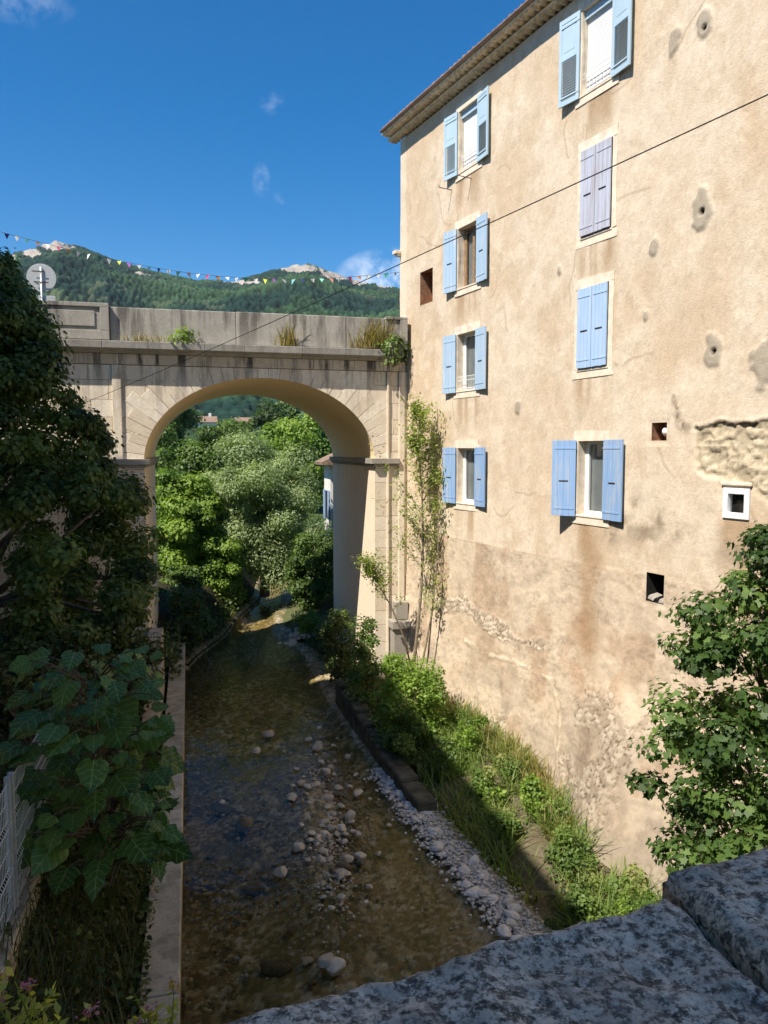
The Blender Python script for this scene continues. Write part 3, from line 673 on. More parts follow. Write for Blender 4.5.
keep = np.ones((len(z_) - 1, len(s_) - 1), bool); sm = (s_[1:] + s_[:-1]) / 2; zm = (z_[1:] + z_[:-1]) / 2
for a, b, zb, zt in OPN.values():
    keep &= ~((sm > a) & (sm < b))[None, :] | ~((zm > zb) & (zm < zt))[:, None]
    inr = (S > a - .06) & (S < b + .06) & (Zz > zb - .06) & (Zz < zt + .06); off = np.where(inr, off * .2, off)
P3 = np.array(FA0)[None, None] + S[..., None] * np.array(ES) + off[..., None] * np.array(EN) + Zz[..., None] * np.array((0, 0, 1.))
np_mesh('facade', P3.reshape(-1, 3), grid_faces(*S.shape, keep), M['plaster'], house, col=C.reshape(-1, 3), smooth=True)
mb = MB()
DEP = Vector((9.81, 1.92, 0))
a, b, c_, d = Fp(0, 0, -.012), Fp(24.8, 0, -.25), Fp(24.8, 0, -.25) + DEP, Fp(0, 0, -.012) + DEP
for p, q in ((d, a), (c_, d), (b, c_)):
    mb.face([p, q, q + Vector((0, 0, ZT)), p + Vector((0, 0, ZT))])
mb.build('wall', M['cream_wall'], house)
# eaves: two rows of corbel tiles, gutter, roof
for row, (o0, o1, z0) in enumerate(((0, .19, 16.475), (.15, .39, 16.615))):
    mb = MB(); n = 120; wd = .2
    mb.obox(Fp(12, z0 + .112, o1 / 2 - .03), ES * 12.4, EN * (o1 / 2 + .05), (0, 0, .028), .5)
    for i in range(n):
        s0 = -.26 + i * wd; v = random.random()
        for k in range(5):
            t0, t1 = math.pi * k / 5, math.pi * (k + 1) / 5
            q0 = (s0 + wd / 2 - math.cos(t0) * wd * .46, z0 + math.sin(t0) * .085); q1 = (s0 + wd / 2 - math.cos(t1) * wd * .46, z0 + math.sin(t1) * .085)
            mb.face([Fp(q0[0], q0[1], -.02), Fp(q1[0], q1[1], -.02), Fp(q1[0], q1[1], o1), Fp(q0[0], q0[1], o1)], v)
            mb.face([Fp(q0[0], q0[1], o1), Fp(q1[0], q1[1], o1), Fp(q1[0] , z0 + .10, o1), Fp(q0[0], z0 + .10, o1)], v * .6)
    mb.build('corbel_row', M['genoise'], house)
mb = MB()
for s0, s1 in ((-.36, 24.8),):
    prof = [(.39 + .055 * (1 - math.cos(t)), 16.82 - .06 * math.sin(t) - .01) for t in np.linspace(0, math.pi, 8)]
    for (o0, z0), (o1, z1) in zip(prof[:-1], prof[1:]): mb.face([Fp(s0, z0, o0), Fp(s1, z0, o0), Fp(s1, z1, o1), Fp(s0, z1, o1)])
    mb.face([Fp(s0, z, o) for o, z in prof])
mb.build('gutter', M['gutter'], house, True)
mb = MB()
mb.mesh([Fp(-.32, 16.78, .37), Fp(24.8, 16.78, .37), Fp(24.8, 18.3, -5), Fp(-.4, 18.3, -5), Fp(24.8, 16.72, -10.2), Fp(-.4, 16.72, -10.2)], [(0, 1, 2, 3), (3, 2, 4, 5), (0, 3, 5), (1, 4, 2)])
for i in range(118):
    s0 = -.26 + i * .213
    mb.tube([Fp(s0, 16.83 + random.uniform(-.012, .012), .40), Fp(s0, 18.33, -4.95)], .085, 6, random.random())
mb.build('roof', M['tile'], house, True)
mb = MB(); mb.obox(Fp(-.04, 13.3, .02), ES * .12, EN * .16, (0, 0, .05)); mb.obox(Fp(-.02, 13.22, .02), ES * .08, EN * .10, (0, 0, .035)); mb.build('corner_ledge', M['surround'], house, bevel=.01)

def shutter(win, sh, dr, wd, z0, z1, ang, mat, kind):
    """one hinged shutter leaf; sh hinge position, dr +1 opens right / -1 left"""
    A = (ES * (dr * math.cos(ang)) + EN * math.sin(ang)).normalized(); B = Vector((0, 0, 1)).cross(A) * (-dr); B = B if B.dot(EN) > 0 or abs(ang) > 1.2 else -B
    o = Fp(sh, 0, .05); mb = MB(); T = .017
    def bar(u0, u1, za, zb, t=T, sh_=0.): mb.obox(o + A * ((u0 + u1) / 2) + B * sh_ + Vector((0, 0, (za + zb) / 2)), A * ((u1 - u0) / 2), B * t, (0, 0, (zb - za) / 2), random.random())
    if kind == 'plank':
        n = 4
        for i in range(n): bar(wd * i / n + .003, wd * (i + 1) / n - .003, z0 + random.uniform(0, .008), z1)
        bar(.01, wd - .01, z0 + .02, z1 - .02, T * .6)
    else:
        m = .075; zm_ = z0 + (z1 - z0) * .52
        bar(0, m, z0, z1); bar(wd - m, wd, z0, z1)
        for za, zb in ((z0, z0 + .10), (zm_, zm_ + .09), (z1 - .09, z1)): bar(m, wd - m, za, zb, T - .001)
        bar(m, wd - m, zm_ + .09, z1 - .09, T * .5); bar(m + .05, wd - m - .05, zm_ + .15, z1 - .15, T * .75)
        k = 15; hh = (zm_ - z0 - .10) / k
        for i in range(k):
            zz = z0 + .10 + (i + .5) * hh
            mb.obox(o + A * (wd / 2) + Vector((0, 0, zz)), A * (wd / 2 - m), B * .014 + Vector((0, 0, -.012)), (B * .25 + Vector((0, 0, 1))) * .0035, .5)
    sht = mb.build('shutter', mat, win, bevel=.003)
    for zz in (z0 + .16, z1 - .16):
        mb = MB(); mb.obox(o + A * (wd * .44) + B * (T + .004) + Vector((0, 0, zz)), A * (wd * .45), B * .004, (0, 0, .016)); mb.build('hinge', mat, win)
    if kind == 'plank':
        mb = MB(); mb.obox(o + A * (wd * .5) + B * (T + .006) + Vector((0, 0, (z0 + z1) / 2 - .05)), A * .10, B * .005, (0, 0, .010)); mb.build('latch', M['iron'], win)
    return sht
def window(key, label, mat, kind, wl=.55, wr=.55, al=.12, ar=.10, closed=False, glaz='white', rail=False, blind=False, surround=True):
    a, b, zb, zt = OPN[key]; D = .26
    mb = MB()
    for q in ([Fp(a, zb), Fp(a, zt), Fp(a, zt, -D), Fp(a, zb, -D)], [Fp(b, zb), Fp(b, zt), Fp(b, zt, -D), Fp(b, zb, -D)], [Fp(a, zt), Fp(b, zt), Fp(b, zt, -D), Fp(a, zt, -D)], [Fp(a, zb), Fp(b, zb), Fp(b, zb, -D), Fp(a, zb, -D)]): mb.face(q)
    if surround:
        m = .14
        def wobbly(s0, s1, z0, z1):
            w_ = lambda: random.uniform(-.025, .025)
            mb.prism([Fp(s0 + w_() * .3, z0, -.03), Fp(s1, z0 + w_() * .3, -.03), Fp(s1 + w_(), (z0 + z1) / 2, -.03), Fp(s1, z1 + w_(), -.03), Fp((s0 + s1) / 2, z1 + w_(), -.03), Fp(s0, z1, -.03)], EN * .048)
        wobbly(a - m, b + m, zt + .004, zt + .20); wobbly(a - m - .03, b + m + .03, zb - .18, zb - .004)
        wobbly(a - m, a - .004, zb, zt); wobbly(b + .004, b + m, zb, zt)
    win = mb.build('window', M['surround'], house)
    if label: win['label'] = label
    mb = MB(); mb.obox(Fp((a + b) / 2, zb - .018, .0), ES * ((b - a) / 2 + .03), EN * .034, (0, 0, .020)); mb.build('sill', M['surround'], win, bevel=.01)
    fm = M['white_paint'] if glaz == 'white' else M['brown_wood']
    mb = MB(); fw = .06
    def fr(s0, s1, z0, z1, o=-.20, t=.03): mb.obox(Fp((s0 + s1) / 2, (z0 + z1) / 2, o), ES * ((s1 - s0) / 2), EN * t, (0, 0, (z1 - z0) / 2))
    fr(a, a + fw * 1.9, zb, zt); fr(b - fw, b, zb, zt); fr(a + fw, b - fw, zt - fw, zt, t=.028); fr(a + fw, b - fw, zb, zb + fw * 1.4, t=.028)
    mid = (a + b) / 2
    if glaz != 'white': fr(mid - .05, mid + .05, zb + fw * 1.4, zt - fw, -.195, .028)
    mb.build('frame', fm, win, bevel=.004)
    mb = MB(); mb.face([Fp(a + fw, zb + .05, -.205), Fp(b - fw, zb + .05, -.205), Fp(b - fw, zt - .05, -.205), Fp(a + fw, zt - .05, -.205)]); mb.build('pane', M['glass'], win)
    mb = MB(); n = 28
    for i in range(n):
        q = lambda j: -.25 - .02 * math.sin(j * 2.1)
        s0, s1 = a + (b - a) * i / n, a + (b - a) * (i + 1) / n; mb.face([Fp(s0, zb, q(i)), Fp(s1, zb, q(i + 1)), Fp(s1, zt, q(i + 1)), Fp(s0, zt, q(i))])
    mb.build('curtain', M['curtain'], win, True)
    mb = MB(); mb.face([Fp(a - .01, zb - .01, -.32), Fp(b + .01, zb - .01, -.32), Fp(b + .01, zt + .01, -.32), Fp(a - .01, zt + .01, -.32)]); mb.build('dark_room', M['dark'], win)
    if blind:
        mb = MB(); n = 26; z0 = zb + .12
        for i in range(n):
            zz = zt - .16 - (zt - .16 - z0) * (i + .5) / n; mb.obox(Fp(mid, zz, -.13), ES * ((b - a) / 2 - .01), EN * .007, (0, 0, (zt - z0 - .16) / n / 2 * .86))
        mb.build('roller_blind', M['blind'], win)
        mb = MB(); mb.obox(Fp(mid, zt - .08, -.13), ES * ((b - a) / 2 - .004), EN * .07, (0, 0, .078)); mb.build('blind_box', M['blue_pale'], win)
    if rail:
        mb = MB(); z0 = zb + .06; z1 = zb + (.42 if blind else .36)
        for zz in (z0, z1, (z1 - .10)): mb.tube([Fp(a, zz, -.03), Fp(b, zz, -.03)], .009, 5)
        for i in range(1, 9):
            s0 = a + (b - a) * i / 9; mb.tube([Fp(s0, z0, -.03), Fp(s0, z1, -.03)], .006, 4)
        mb.build('railing', M['white_paint'], win)
    if closed:
        h = (b - a) / 2
        for sh, dr in ((a + .0, 1), (b - .0, -1)):
            shutter(win, sh, dr, h - .004, zb + .02, zt - .01, 0, mat, kind)
    else:
        shutter(win, a - .02, -1, wl, zb - .04, zt + .02, al, mat, kind); shutter(win, b + .02, 1, wr, zb - .04, zt + .02, ar, mat, kind)
    return win
window('r1', 'louvred pale blue shutters on the narrow top window under the eaves', M['blue_pale'], 'louvre', rail=True, blind=True)
w2 = window('r2', 'brown framed window with lilac blue plank shutters', M['blue_soft'], 'plank', glaz='brown')
window('r3', 'white framed window with a low rail and soft blue shutters', M['blue_soft'], 'plank', rail=True)
window('r4', 'white window with blue shutters just above the slender tree', M['blue_deep'], 'plank')
window('R1', 'louvred pale blue shutters on the wide top window', M['blue_pale'], 'louvre', rail=True, blind=True)
window('R2', 'closed weathered lilac shutters in a pale surround', M['blue_grey'], 'plank', closed=True)
window('R3', 'closed bright blue shutters in a pale surround', M['blue_mid'], 'plank', closed=True)
window('R4', 'white window with worn deep blue shutters, the left one standing off the wall', M['blue_deep'], 'plank', wl=.52, wr=.58, al=.5, ar=.08)
def hole_box(key, depth, mat, name, label):
    a, b, zb, zt = OPN[key]; mb = MB(); D = depth
    for q in ([Fp(a, zb), Fp(a, zt), Fp(a, zt, -D), Fp(a, zb, -D)], [Fp(b, zb), Fp(b, zt), Fp(b, zt, -D), Fp(b, zb, -D)], [Fp(a, zt), Fp(b, zt), Fp(b, zt, -D), Fp(a, zt, -D)], [Fp(a, zb), Fp(b, zb), Fp(b, zb, -D), Fp(a, zb, -D)]): mb.face(q)
    mb.face([Fp(a, zb, -D), Fp(b, zb, -D), Fp(b, zt, -D), Fp(a, zt, -D)])
    o = mb.build(name, mat, house); o['label'] = label; return o
o = hole_box('slot', .40, M['brick'], 'wall_opening', 'small unglazed opening with a brick lined recess')
o = hole_box('niche', .30, M['brick'], 'wall_niche', 'little square niche with a white round lamp')
mb = MB(); 
me = bpy.data.meshes.new('lamp_globe'); bm = bmesh.new(); bmesh.ops.create_uvsphere(bm, u_segments=16, v_segments=10, radius=.085); bm.to_mesh(me); bm.free(); me.materials.append(M['white_paint'])
for p in me.polygons: p.use_smooth = True
g = bpy.data.objects.new('lamp_globe', me); g.location = Fp(10.46, 7.83, -.12); put(g, o)
o = hole_box('hole', .5, M['dark'], 'wall_hole', 'dark ragged hole with loose stones in its bottom')
mb = MB()
for i in range(6):
    v = Fp(10.22 + .42 * random.random(), 4.74 + .02 + .05 * random.random(), -.05 - .15 * random.random()); q = .03 + .05 * random.random()
    mb.obox(v, Vector((q, q * .3, .01)), Vector((-.2 * q, q, .2 * q)), Vector((.01, -.2 * q, q * .8)), random.random())
mb.build('rubble', M['grey_stone'], o, bevel=.012)
a, b, zb, zt = OPN['small']
o = hole_box('small', .09, M['dark'], 'small_window', 'small square window with a thick white frame')
mb = MB(); fw = .10
for s0, s1, z0, z1 in ((a + .004, a + fw, zb + .004, zt - .004), (b - fw, b - .004, zb + .004, zt - .004), (a + fw, b - fw, zt - fw, zt - .004), (a + fw, b - fw, zb + .004, zb + fw)):
    mb.obox(Fp((s0 + s1) / 2, (z0 + z1) / 2, -.02), ES * ((s1 - s0) / 2), EN * .05, (0, 0, (z1 - z0) / 2))
mb.build('frame', M['white_paint'], o, bevel=.006)
mb = MB(); mb.face([Fp(a + .05, zb + .05, -.03), Fp(b - .05, zb + .05, -.03), Fp(b - .05, zt - .05, -.03), Fp(a + .05, zt - .05, -.03)]); mb.build('pane', M['glass'], o)
mb = MB(); mb.obox(Fp((a + b) / 2, zt + .06, .02), ES * .29, EN * .022, (0, 0, .03)); mb.build('lintel', M['surround'], o, bevel=.015)
for s0 in (3.0, 3.95):                                      # iron stays under the top window
    mb = MB(); mb.tube([Fp(s0, 14.20, -.02), Fp(s0 - .03, 14.23, .36), Fp(s0 - .03, 14.29, .37)], .011, 5); mb.build('iron_stay', M['iron'], house)
# ================================================================== LEFT BANK HOUSE (out of view, added to cast the shadow on the stream)
HX = -6.6; HZ = 18.9; HY1 = 16.8
lh = empty('shadow_house', (HX - 5, 2, 0), 'tall plain cream house out of view on the left bank, added to shade the stream', 'house')
mb = MB(); mb.box(HX - 10, HX, -16, HY1, 0, HZ - .3); mb.build('wall', M['cream_wall'], lh)
mb = MB(); mb.prism([(HX + .45, -16.4, HZ - .3), (HX + .45, -16.4, HZ - .12), (HX - 5, -16.4, HZ + 1.7), (HX - 10.45, -16.4, HZ - .12), (HX - 10.45, -16.4, HZ - .3)], (0, HY1 + 16.8, 0)); mb.build('roof', M['tile'], lh)
for fl in range(5):
    for yy in (-10, -6, -2, 2, 6, 10, 14):
        z0 = 4.2 + fl * 2.8; mb = MB()
        mb.box(HX - .02, HX + .03, yy - .55, yy + .55, z0 - .1, z0 + 1.6); wn_ = mb.build('window', M['surround'], lh)
        mb = MB(); mb.box(HX + .03, HX + .045, yy - .42, yy + .42, z0, z0 + 1.5); mb.build('pane', M['glass'] if 0 else M['dark'], wn_)

# ================================================================== RIVER WALLS
mb = MB(); y = 1.2
while y < 26.5:
    l_ = random.uniform(2.2, 3.4); y2 = min(y + l_, 26.6); zt = .985 + random.uniform(-.015, .015)
    mb.prism([(p[0] + random.uniform(-.008, .008), y + .006, p[1]) for p in ((-.26, -.7), (-.27, .86), (-.24, .87), (-.24, zt), (-.70, zt), (-.70, -.7))], (0, y2 - y - .012, 0), random.random()); y = y2
tag(mb.build('river_wall', M['pale_concrete'], bevel=.015), 'low pale concrete wall along the left edge of the stream', 'wall')
mb = MB()
for y0, y1, zt in ((17.6, 19.2, 1.45), (19.2, 20.6, 1.95), (20.6, 21.86, 2.6)): mb.box(-1.15, -.78, y0 + .004, y1 - .004, .3, zt, random.random())
tag(mb.build('stepped_wall', M['concrete'], bevel=.02), 'short stepped wall climbing to the foot of the left bridge pier', 'wall')
mb = MB(); y = 14.6
while y < 21.8:
    x0 = float(shore(y)) + .12; l_ = random.uniform(.6, 1.1); y2 = min(y + l_, 21.85); x1 = float(shore(y2)) + .12; zt = .28 + .07 * (y - 14.6) + random.uniform(-.08, .08)
    mb.prism([(x0, y + .01, -.4), (x0 + .45, y + .01, -.4), (x1 + .45, y2 - .01, -.4), (x1, y2 - .01, -.4)], (random.uniform(-.02, .02), 0, zt + .4), random.random()); y = y2
tag(mb.build('bank_wall', M['dark_stone'], bevel=.05), 'low rough stone wall holding the right bank below the bush', 'wall')

# ================================================================== CAMERA BRIDGE (foreground parapet)
def lichen_stone():
    t = NT('lichen_granite')
    a = t.noise(64, 8, .74); b_ = t.noise(130, 5, .65); c0 = t.noise(11, 5, .65)
    c_ = t.mix(t.ramp(a, .43, .55), (.10, .085, .065), (.66, .545, .41))
    c_ = t.mix(t.ramp(b_, .52, .60, 0, .85), c_, (.80, .68, .51)); c_ = t.mix(t.ramp(c0, .5, .72, 0, .75), c_, (.17, .145, .115))
    c_ = t.mix(t.ramp(t.noise(62, 4, .65), .56, .62, 0, .75), c_, (.06, .052, .04))
    h = t.math('ADD', a, t.math('MULTIPLY', t.noise(140, 4, .7), .5)); return t.done(t.pbr(c_, .9, t.bump(h, .55, .006), 0, .2))
M['lichen'] = lichen_stone()
par = empty('stone_parapet', (0, .55, 6.1), 'lichen covered grey stone parapet in the near foreground', 'parapet')
def coping(x0, x1, y0, y1, z0, z1, sk, seed):
    nx = int((x1 - x0) / .012); ny = int((y1 - y0) / .012); nx, ny = nx * 2, ny * 2; us = np.linspace(0, 1, nx); vs = np.linspace(0, 1, ny); U, W = np.meshgrid(us, vs)
    X = x0 + (x1 - x0) * U; Y = y0 + (y1 - y0) * W + sk * X
    e = np.minimum(np.minimum(U * (x1 - x0), (1 - U) * (x1 - x0)), np.minimum(W * (y1 - y0), (1 - W) * (y1 - y0)))
    r = .022; drop = r - np.sqrt(np.clip(r * r - np.clip(r - e, 0, r) ** 2, 0, None))
    Z = z1 - drop + (fbm(X * 14, Y * 14, 5, seed, .6) - .5) * .026 + (fbm(X * 2.2, Y * 2.2, 3, seed + 3) - .5) * .012
    Y = Y + np.where(W > .97, (fbm(X * 9, X * 0 + .5, 5, seed + 7, .6) - .5) * .035, 0); X = X + np.where(U > .985, (fbm(Y * 12, Y * 0, 3, seed) - .5) * .02, 0)
    top = np.stack([X, Y, Z], -1); ring = np.concatenate([top[0, :], top[1:, -1], top[-1, -2::-1], top[-2:0:-1, 0]])
    V = np.concatenate([top.reshape(-1, 3), ring, ring * np.array((1, 1, 0)) + np.array((0, 0, z0))])
    Fa = grid_faces(ny, nx); b = nx * ny; k = len(ring); i = np.arange(k); j = (i + 1) % k
    side = np.stack([b + i, b + k + i, b + k + j, b + j], -1)
    return np_mesh('coping_stone', V, np.concatenate([Fa, side]), M['lichen'], par, smooth=True)
coping(-1.35, .565, .20, .724, 6.70, 6.95, .135, 3); coping(.580, 1.9, .22, .765, 6.72, 6.965, .12, 9); coping(-3.2, -1.37, .20, .724, 6.70, 6.95, .135, 14)
mb = MB(); mb.box(-3.2, 9.5, .28, .66, 5.2, 6.705); mb.build('parapet_wall', M['grey_stone'], par)
mb = MB(); mb.box(-6.4, 10, -6, .26, 5.0, 5.9); tag(mb.build('bridge_road', M['asphalt']), kind='structure')

# ================================================================== FENCE
fx = lambda y: -1.97 + .0 * y
for k, (pa, pb) in enumerate((((-1.98, 8.86), (-2.02, 6.3)), ((-1.97, 8.92), (-1.92, 11.4)))):
    fz = 2.45; root = empty('mesh_fence', (pa[0], pa[1], fz), ('white welded wire fence panel at the left edge of the picture' if k == 0 else 'white welded wire fence panel running back behind the big leaves'), 'fence')
    A = Vector((pa[0], pa[1], 0)); B = Vector((pb[0], pb[1], 0)); L = (B - A).length; D_ = (B - A) / L
    mb = MB(); n = int(L / .06)
    Nn = Vector((-D_.y, D_.x, 0))
    def col_pts(q, s0): return [A + D_ * s0 + Nn * (o * .035) + Vector((0, 0, z)) for o, z in ((0, fz), (0, fz + .42), (1, fz + .47), (0, fz + .52), (0, fz + .95), (1, fz + 1.0), (0, fz + 1.05), (0, fz + 1.46))]
    for i in range(n + 1): mb.tube(col_pts(0, L * i / n), .0034, 4, cap=False)
    for zz in (0.02, .2, .42, .52, .72, .95, 1.05, 1.25, 1.44):
        mb.tube([A + D_ * s0 + Vector((0, 0, fz + zz)) for s0 in (0, L)], .004, 4)
    mb.build('wire_panel', M['white_wire'], root)
    mb = MB(); mb.box(pa[0] - .03, pa[0] + .03, pa[1] - (.0 if k else .06), pa[1] + (.06 if k else 0), fz - .1, fz + 1.52); mb.build('post', M['galv'], root, bevel=.006)
mb = MB()
for i, (y0, y1) in enumerate(((7.6, 8.6), (8.6, 9.6), (9.6, 11.6))): mb.box(-2.16, -1.86, y0 + .005, y1 - .005, 1.6, 2.42 + .01 * i, random.random())
tag(mb.build('fence_base_wall', M['pale_concrete'], bevel=.025), 'low crumbling concrete kerb wall carrying the white wire fence', 'wall')

# ================================================================== ROAD SIGN, BUNTING, CABLE
rs = empty('road_sign', (-4.02, 24.3, 10.3), 'bare grey back of a round road sign on a post above the bridge parapet', 'road sign')
def disc(mb, c_, r, t, n=28):
    mb.prism([(c_[0] + r * math.cos(6.28318 * i / n), c_[1], c_[2] + r * math.sin(6.28318 * i / n)) for i in range(n)], (0, t, 0))
mb = MB(); mb.tube([(-4.02, 24.33, 10.2), (-4.02, 24.33, 12.75)], .03, 8); mb.build('post', M['galv'], rs, True)
mb = MB(); disc(mb, (-4.02, 24.36, 12.45), .40, .012); mb.build('round_plate', M['galv'], rs, bevel=.004)
mb = MB(); mb.box(-4.26, -3.94, 24.29, 24.298, 12.60, 12.63); mb.box(-4.22, -3.82, 24.29, 24.3, 12.3, 12.33); mb.build('bracket', M['iron'], rs)
mb = MB(); mb.box(-4.18, -3.66, 24.36, 24.372, 11.62, 11.95); mb.build('lower_plate', M['galv'], rs, bevel=.004)
bn = empty('bunting', (-6.2, 24.5, 13.9), 'string of tiny coloured pennants strung across the sky above the bridge', 'bunting')
def bpt(t): return Vector((-6.4 + 12.7 * t, 24.5 - 1.6 * t, 13.98 - 1.12 * t - 1.05 * math.sin(math.pi * t) * (.55 + .3 * t)))
mb = MB(); mb.tube([bpt(i / 40) for i in range(41)], .006, 4); mb.build('cord', M['cable'], bn)
FC = [(.75, .30, .10), (.25, .65, .50), (.02, .22, .13), (.75, .12, .25), (.45, .15, .55), (.80, .80, .78), (.06, .08, .28), (.70, .72, .10), (.80, .40, .28), (.30, .62, .66)]
fms = [simple('pennant_cloth_%s' % n_, c_, .8, 0, .1) for n_, c_ in zip(('orange', 'mint', 'green', 'pink', 'purple', 'white', 'navy', 'yellow', 'salmon', 'aqua'), FC)]
for i in range(46):
    t = (i + .5) / 46; p = bpt(t); h = .14 * random.uniform(.7, 1.1); wv = .07; tw = random.uniform(-.9, .9); sw = Vector((random.uniform(-.06, .06), random.uniform(-.08, .08), -h))
    ax = Vector((math.cos(tw), math.sin(tw), 0)) * wv; mb = MB(); q = [p - ax, p + ax, p + sw]; nn = ax.cross(sw).normalized() * .002
    mb.prism([v - nn for v in q], nn * 2); mb.build('pennant', fms[(i * 7 + i // 3) % 10 if i % 3 else 5], bn)
cb = MB(); a = Vector((-2.95, 21.68, 8.6)); b = Vector((4.155, 3.73, 10.2)); b = a + (b - a) * 1.9
pts = [a.lerp(b, t) + Vector((0, 0, -.9 * 4 * t * (1 - t) * .27)) for t in np.linspace(0, 1, 60)]
cb.tube(pts, .0055, 5)
cable = tag(cb.build('overhead_cable', M['cable']), 'thin black overhead cable slanting across the house front to the bridge', 'cable')

# ================================================================== STONES
def rock_mesh(seed, sub=2):
    rg = np.random.default_rng(seed); bm = bmesh.new(); bmesh.ops.create_icosphere(bm, subdivisions=sub, radius=1)
    pl = [(Vector(rg.normal(size=3)).normalized(), rg.uniform(.5, .85)) for _ in range(15)]
    for v in bm.verts:
        p = v.co.copy()
        for n_, d in pl:
            e = p.dot(n_) - d
            if e > 0: p -= n_ * e * .85
        v.co = Vector((p.x, p.y * .85, p.z * .52))
    me = bpy.data.meshes.new('rock'); bm.to_mesh(me); bm.free()
    return me
def rockmat(name, a, b):
    t = NT(name); oi = t.n.new('ShaderNodeObjectInfo').outputs['Random']
    c_ = t.mix(oi, a, b); c_ = t.mix(t.ramp(t.noise(9, 5, .65), .4, .75, 0, .5), c_, [x * .55 for x in a]); c_ = t.mix(t.ramp(t.noise(40, 3), .5, .75, 0, .3), c_, (.5, .46, .40))
    return t.done(t.pbr(c_, .85, t.bump(t.noise(24, 5, .65), .5, .02), 0, .25))
M['rock_pale'] = rockmat('pale_limestone', (.42, .355, .265), (.60, .53, .42)); M['rock_grey'] = rockmat('grey_limestone', (.56, .53, .48), (.78, .74, .68)); M['rock_wet'] = rockmat('wet_brown_stone', (.09, .065, .035), (.17, .13, .075))
_t = NT('bed_pebbles'); _v = _t.vor(4.5, 'F1', 'Color'); _sp = _t.n.new('ShaderNodeSeparateXYZ'); _t.l.new(_v, _sp.inputs[0])
_c = _t.mix(_sp.outputs[0], (.18, .13, .05), (.48, .38, .22)); _c = _t.mix(_t.ramp(_sp.outputs[1], .75, .8), _c, (.46, .43, .36)); M['rock_bed'] = _t.done(_t.pbr(_t.mix(_t.ramp(_t.noise(20, 4), .4, .7, 0, .5), _c, (.09, .07, .03)), .7))
RK = {k: [] for k in ('rock_pale', 'rock_grey', 'rock_wet')}
for k in RK:
    for i in range(5):
        me = rock_mesh(i * 13 + len(k) + ord(k[-1]), 3 if k != 'rock_grey' else 2); me.materials.append(M[k])
        if k != 'rock_grey': me.polygons.foreach_set('use_smooth', [True] * len(me.polygons))
        RK[k].append(me)
def rock(x, y, z, s, kind, label, group, name='stone', cat='stone'):
    o = bpy.data.objects.new(name, random.choice(RK[kind])); COL.objects.link(o); o.location = (x, y, z); o.rotation_euler = (random.uniform(-.3, .3), random.uniform(-.3, .3), random.uniform(0, 6.28)); o.scale = (s, s * random.uniform(.8, 1.15), s * random.uniform(.8, 1.2))
    return tag(o, label, cat, group)
rock(1.88, 19.93, .03, .20, 'rock_pale', 'largest pale stone standing alone in the shaded water upstream', None)
rock(1.48, 18.9, .02, .17, 'rock_pale', 'pale flat stone just in front of the lone upstream stone', None)
rock(1.68, 18.6, -.02, .12, 'rock_wet', 'small dark stone close to the flat upstream stone', None)
rock(2.15, 18.7, .0, .09, 'rock_pale', 'little pale stone right of the two upstream stones', None)
rock(1.85, 13.95, .02, .19, 'rock_pale', 'broad pale stone at the left edge of the gravel bar', None)
rock(1.95, 10.5, .0, .19, 'rock_pale', 'smooth tan stone in the shallow water near the parapet', None)
rock(1.1, 10.9, -.16, .26, 'rock_wet', 'big submerged brown boulder near the left of the gravel bar', None)
rock(.95, 13.0, -.14, .24, 'rock_wet', 'brown boulder under the water beside the wall', None)
rock(.55, 16.2, -.13, .24, 'rock_wet', 'brown flat boulder near the left wall in mid stream', None)
rock(.95, 15.2, -.05, .25, 'rock_wet', 'rounded brown stone between wall and gravel bar', None)
rock(4.95, 9.85, .22, .17, 'rock_pale', 'cream stone lying alone at the foot of the grass', None)
for i in range(100):
    y = random.gauss(14.9, 1.7); x = 2.55 + .12 * (y - 14.5) + random.gauss(0, .36); s = random.choice((.06, .075, .09, .11, .13, .16))
    rock(x, y, .03 + random.uniform(0, .04), s, 'rock_pale' if random.random() < .85 else 'rock_wet', 'rounded tan stone of the gravel bar in the middle of the stream', 'stones of the mid stream gravel bar')
for i in range(55):
    y = random.uniform(9.2, 24); x = random.uniform(.0, 4.0); s = random.choice((.05, .06, .08, .11))
    rock(x, y, -.06 + random.uniform(-.05, .04), s, 'rock_wet' if random.random() < .75 else 'rock_pale', 'brown stone scattered in the shallow stream bed', 'stones scattered in the stream')
for i in range(105):
    y = random.uniform(8.4, 16.6); x = float(shore(y)) + random.uniform(-.15, .42); s = random.choice((.07, .08, .09, .11, .14, .17))
    rock(x, y, .04 + random.uniform(0, .07), s, 'rock_grey', 'angular grey stone of the strip along the right water edge', 'grey stones along the right water edge')
for i in range(18):
    rock(3.85 + random.gauss(0, .35), 29.6 + random.gauss(0, .8), .25 + random.uniform(-.05, .12), random.choice((.12, .18, .26)), 'rock_pale', 'sunlit pale rock heaped at the bend beyond the arch', 'rocks at the bend beyond the arch')
bv = None
def scatter(name, pts, smin, smax, mat, label, cat, seed):
    g = np.random.default_rng(seed); m0 = rock_mesh(seed, 1); bv = np.array([v.co for v in m0.vertices]); bf = np.array([p.vertices for p in m0.polygons]); V, Fa = [], []
    for i, p in enumerate(pts):
        s_ = smin + (smax - smin) * g.random() ** 2; a = g.random() * 6.28; q = bv * s_ * g.uniform(.7, 1.3, 3)
        V.append(np.stack([q[:, 0] * math.cos(a) - q[:, 1] * math.sin(a), q[:, 0] * math.sin(a) + q[:, 1] * math.cos(a), q[:, 2]], -1) + p); Fa.append(bf + i * len(bv))
    return tag(np_mesh(name, np.concatenate(V), np.concatenate(Fa), mat, smooth=True), label, cat, kind='stuff')
g = np.random.default_rng(4); n = 1900; y = g.normal(14.8, 1.9, n); x = 2.5 + .12 * (y - 14.5) + g.normal(0, .5, n)
